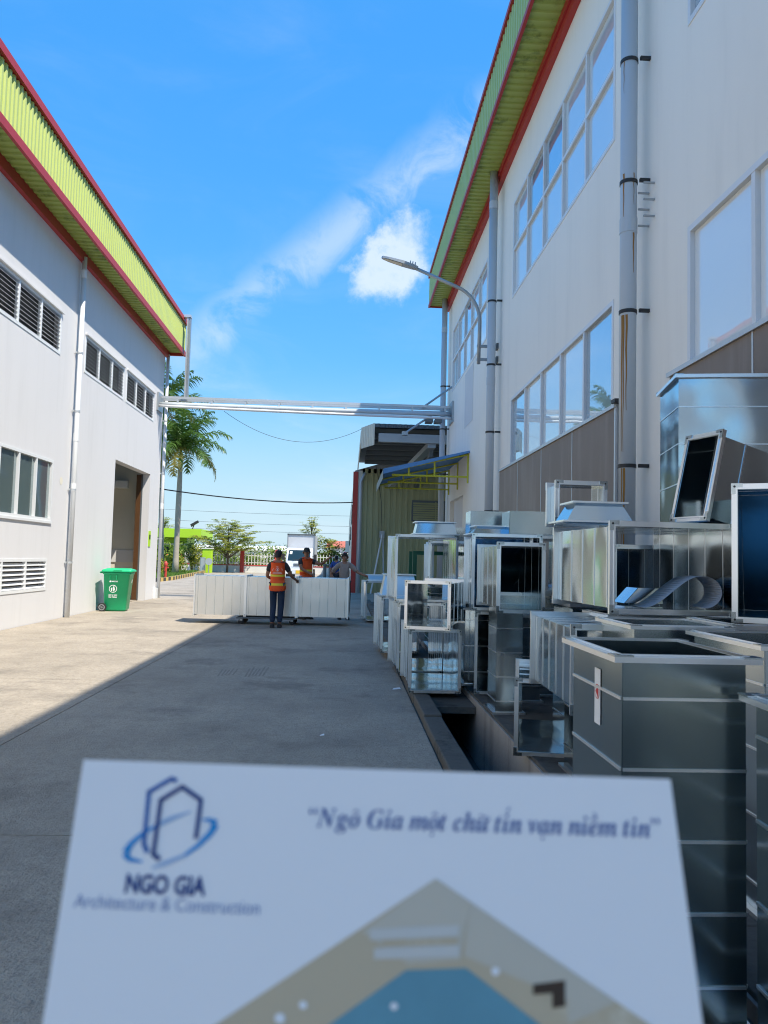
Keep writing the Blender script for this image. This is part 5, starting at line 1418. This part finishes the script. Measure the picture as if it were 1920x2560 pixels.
    for s in 'rl':
        a = B[s + 'an']; b = MB()
        rg_ = []
        for yy, w_, h_ in ((.075, .036, .075), (.03, .043, .095), (-.05, .045, .075), (-.13, .048, .055), (-.18, .036, .035)):
            rg_.append([(a.x + w_ * k * cx_, a.y + yy * k, max(0, h_ * k * cz)) for cx_, cz in ((-1, 0), (1, 0), (1, .6), (.6, 1), (-.6, 1), (-1, .6))])
        for q in rg_: b.v += q
        for i in range(len(rg_) - 1):
            for j in range(6): b.f.append((i * 6 + j, i * 6 + (j + 1) % 6, (i + 1) * 6 + (j + 1) % 6, (i + 1) * 6 + j)); b.mi.append(0)
        b.f += [tuple(range(6)), tuple(range((len(rg_) - 1) * 6, len(rg_) * 6))]; b.mi += [0, 0]
        b.build('shoe', 'shoe', t)
    return t

GZ = .016
p = at(690, 1569, Z=GZ)
person('worker in an orange vest and jeans seen from behind, hand on the ducts', (p.x, p.y, GZ), R(180),
       dict(relb=(-.285, -.10, 1.10), rwr=(-.36, -.34, 1.02), lelb=(.235, -.06, 1.09), lwr=(.14, -.30, 1.02), rkn=(-.085, -.03, .48), lkn=(.075, -.01, .48), ran=(-.07, .03, .09), lan=(.085, .05, .09)),
       vest=True, vest_print=True, headgear='cap', head_turn=R(-22), H=1.62, sleeves=.62)
p = at(766, 1400, Y=18.75)
person('worker in an orange vest and black cap pointing across the yard', (p.x, 18.75, GZ), R(38),
       dict(relb=(-.20, -.12, 1.16), rwr=(-.05, -.30, 1.06), lelb=(.27, -.22, 1.27), lwr=(.30, -.44, 1.40), l_point=(0, 0, 0)),
       vest=True, headgear='cap', head_turn=R(-25), H=1.72, legs='trouser_dark', sleeves=.62)
p = at(862, 1400, Y=18.9)
person('man in a beige short sleeved shirt with one hand on his hip', (p.x, 18.9, GZ), R(4),
       dict(relb=(-.34, .06, 1.10), rwr=(-.20, -.06, .93), lelb=(.34, -.05, 1.16), lwr=(.55, -.18, 1.08)),
       headgear='hair', top_mat='shirt_beige', legs='trouser_dark', H=1.62, head_turn=R(-6), sleeves=.85)
p = at(841, 1400, Y=31)
person('distant person in a blue top walking away near the red corner', (p.x, 31, 0), R(165), dict(rkn=(-.09, -.08, .48), ran=(-.1, -.02, .09), lan=(.1, .12, .11)),
       headgear='hair', top_mat='shirt_blue', legs='trouser_dark', H=1.6)

# ================================================================== brochure held up to the yard
dt = .275
def cpt(px, py, d): return CAM + ray(px, py) * (d / FPX)
TL, TR = cpt(209, 1899, dt), cpt(1676, 1948, dt)
BL, BR = cpt(106, 2560, .2435), cpt(1757, 2560, .2435)
U = (TR - TL).normalized(); Vd = ((BL + BR) / 2 - (TL + TR) / 2); Vd = (Vd - U * Vd.dot(U)).normalized()
NRM = U.cross(Vd).normalized()
if NRM.dot(CAM - TL) < 0: NRM = -NRM
def onp(px, py, h=.0004):
    d = ray(px, py); t = (TL - CAM).dot(NRM) / d.dot(NRM); return CAM + d * t + NRM * h
BW = (TR - TL).length; BHT = .297
bro = thing('brochure', 'white company brochure with a blue house logo held up over the yard', 'brochure', tuple(TL + U * BW / 2 + Vd * BHT), world=True)
# page sheet follows the four seen corners, long enough to be a full sheet
lft = (onp(106, 2560, 0) - onp(209, 1899, 0)).normalized(); rgh = (onp(1757, 2560, 0) - onp(1676, 1948, 0)).normalized()
b = MB(); c4 = [TL, TR, TR + rgh * BHT, TL + lft * BHT]
b.prism([q + NRM * 0 for q in c4], -NRM * .0012); b.build('cover', 'paper', bro)
def strip(b, pts, w, h=.0004):
    P = [onp(x, y, h) for x, y in pts]
    for i in range(len(P) - 1):
        d = (P[i + 1] - P[i]).normalized(); s = NRM.cross(d) * w / 2; e = d * w * .25
        b.poly([P[i] - s - e, P[i + 1] - s + e, P[i + 1] + s + e, P[i] + s - e])
k_ = 1.15731
px_ = (onp(1001, 2200) - onp(1000, 2200)).length
def Z3(x, y): return (180 + x * .3134, 1900 + y * .3134)
b = MB(); strip(b, [Z3(830, 165), Z3(795, 150), Z3(615, 255), Z3(575, 670), Z3(600, 730)], 11 * px_); b.build('logo_stroke', 'ink_blue', bro)
b = MB(); strip(b, [Z3(695, 790), Z3(650, 750), Z3(710, 320), Z3(880, 215), Z3(1030, 320), Z3(990, 620)], 11 * px_, .0005); b.build('logo_stroke', 'ink_navy', bro)
ell = [Z3(*q) for q in ((700, 510), (560, 590), (470, 670), (430, 740), (450, 790), (560, 812))]
def taper(b, pts, w0, w1, w2, h):
    n = len(pts)
    for i in range(n - 1):
        s0 = i / (n - 1); s1 = (i + 1) / (n - 1)
        f = lambda s: lerp(w0, w1, s / .6) if s < .6 else lerp(w1, w2, (s - .6) / .4)
        P0, P1 = onp(*pts[i], h), onp(*pts[i + 1], h); d = (P1 - P0).normalized(); sd = NRM.cross(d)
        b.poly([P0 - sd * f(s0) / 2, P1 - sd * f(s1) / 2, P1 + sd * f(s1) / 2, P0 + sd * f(s0) / 2])
b = MB(); taper(b, ell, 6 * px_, 20 * px_, 5 * px_, .0003); b.build('logo_orbit', 'ink_cyan', bro)
b = MB(); taper(b, [Z3(*q) for q in ((900, 760), (1010, 680), (1110, 580), (1145, 510), (1110, 480), (1040, 475))], 8 * px_, 20 * px_, 4 * px_, .0003); b.build('logo_orbit', 'ink_cyan', bro)
b = MB(); taper(b, [Z3(*q) for q in ((640, 862), (740, 825), (900, 762))], 5 * px_, 12 * px_, 9 * px_, .00032); b.build('logo_orbit', 'ink_pale', bro)
b = MB(); taper(b, [Z3(*q) for q in ((690, 515), (800, 465), (950, 412))], 12 * px_, 12 * px_, 4 * px_, .00028); b.build('logo_orbit', 'ink_pale', bro)
def print_line(name, body, A, B, hpx, m, **k):
    P0, P1 = onp(*A), onp(*B); u = (P1 - P0).normalized(); v = NRM.cross(u); 
    place_text(name, body, hpx * px_, m, bro, P0, u, v, fit=(P1 - P0).length, **k)
print_line('brochure_title', 'NGO GIA', (309, 2230), (511, 2238), 58, 'ink_navy', bold=.00025)
print_line('brochure_subtitle', 'Architecture & Construction', (184, 2268), (648, 2286), 43, 'ink_grey')
def script_line(words, A, B, hpx, m):
    """slogan in flowing italic letters; each letter may carry marks: c hat, d dot below, a acute, g grave, t tilde, h horn"""
    P0, P1 = onp(*A), onp(*B); u = (P1 - P0).normalized(); v = NRM.cross(u)
    vs, fs, x = [], [], 0.0
    def quad(pts):
        n = len(vs); vs.extend(pts); fs.append(tuple(range(n, n + len(pts))))
    for w in words:
        for ch, marks in w:
            cp = ord(ch)
            if ch.isupper(): g = chr(0x1D468 + cp - 65)
            elif ch.islower(): g = chr(0x1D482 + cp - 97)
            else: g = ch
            me = text_mesh(g, 1.0); xs_ = [q.co.x for q in me.vertices]; ys_ = [q.co.y for q in me.vertices]
            n = len(vs); vs.extend([(q.co.x + x, q.co.y) for q in me.vertices]); fs.extend([tuple(n + i for i in f.vertices) for f in me.polygons])
            lo, hi, top = min(xs_), max(xs_), max(ys_); cx_ = x + (lo + hi) / 2 + .06
            bpy.data.meshes.remove(me)
            yb = top + .07
            for mk in marks:
                if mk == 'c':
                    quad([(cx_ - .15, yb), (cx_ - .10, yb), (cx_ + .01, yb + .09), (cx_ + .01, yb + .15)]); quad([(cx_ + .01, yb + .09), (cx_ + .10, yb), (cx_ + .15, yb), (cx_ + .01, yb + .15)]); yb += .13
                elif mk == 'd': quad([(cx_ - .13 + .055 * math.cos(t), -.16 + .055 * math.sin(t)) for t in (0, .785, 1.57, 2.356, 3.14, 3.93, 4.71, 5.5)])
                elif mk == 'a': quad([(cx_ - .02, yb), (cx_ + .03, yb), (cx_ + .16, yb + .16), (cx_ + .08, yb + .16)])
                elif mk == 'g': quad([(cx_ + .09, yb - .02), (cx_ + .14, yb - .02), (cx_ + .07, yb + .15), (cx_ - .01, yb + .15)])
                elif mk == 't':
                    for i in range(4):
                        xa, xb = cx_ - .16 + i * .08, cx_ - .08 + i * .08; ya, yb2 = yb + .04 * math.sin(i * 1.57), yb + .04 * math.sin((i + 1) * 1.57)
                        quad([(xa, ya), (xb, yb2), (xb, yb2 + .05), (xa, ya + .05)])
                elif mk == 'h': quad([(x + hi - .02, top - .08), (x + hi + .03, top - .08), (x + hi + .10, top + .06), (x + hi + .04, top + .06)])
            x += hi + .035
        x += .24
    W_ = max(q[0] for q in vs); sx = (P1 - P0).length / W_; sy = hpx * px_
    me = bpy.data.meshes.new('brochure_slogan'); me.from_pydata([tuple(P0 + u * (a * sx) + v * (b_ * sy)) for a, b_ in vs], [], fs); me.materials.append(MATS[m]); me.update()
    obj('brochure_slogan', me, bro)
W_ = lambda *q: [(a[0], a[1:]) for a in q]
script_line([W_('\u201c', 'N', 'g', 'oc'), W_('G', 'i', 'a'), W_('m', 'ocd', 't'), W_('c', 'h', 'uht'), W_('t', 'ia', 'n'), W_('v', 'ad', 'n'), W_('n', 'i', 'ecg', 'm'), W_('t', 'i', 'n', '\u201d')],
            (768, 2066), (1652, 2094), 66, 'ink_script')
# printed house-shaped picture
def pane(name, m, pts, h):
    b = MB(); b.poly([onp(x, y, h) for x, y in pts]); b.build(name, m, bro)
apex = (1090, 2196)
pane('cover_picture', 'print_tan', [apex, (1740, 2640), (1740, 2700), (420, 2700), (420, 2640)], .0002)
pane('cover_picture', 'print_beige', [apex, (1175, 2255), (1150, 2400), (1020, 2410), (905, 2330)], .0003)
pane('cover_picture', 'print_beige', [(1175, 2255), (1540, 2505), (1420, 2560), (1420, 2500), (1160, 2390)], .00035)
pane('cover_picture', 'print_teal', [(1015, 2425), (1165, 2420), (1400, 2600), (1400, 2680), (690, 2680), (740, 2620)], .00045)
pane('cover_picture', 'print_light', [(925, 2322), (1148, 2312), (1145, 2340), (925, 2350)], .0005)
pane('cover_picture', 'print_light', [(935, 2370), (1148, 2362), (1148, 2392), (935, 2398)], .0005)
pane('cover_picture', 'print_tan', [(955, 2350), (1145, 2344), (1145, 2360), (955, 2366)], .0005)
pane('cover_picture', 'print_brown', [(1332, 2460), (1412, 2450), (1412, 2515), (1380, 2520), (1380, 2482), (1332, 2486)], .0005)
for x, y, r_ in ((1238, 2428, 11), (985, 2515, 10), (758, 2512, 11), (700, 2545, 14)):
    pane('cover_picture', 'paper', [(x + r_ * math.cos(a), y + r_ * math.sin(a)) for a in (0, .785, 1.57, 2.356, 3.14, 3.93, 4.71, 5.5)], .0006)
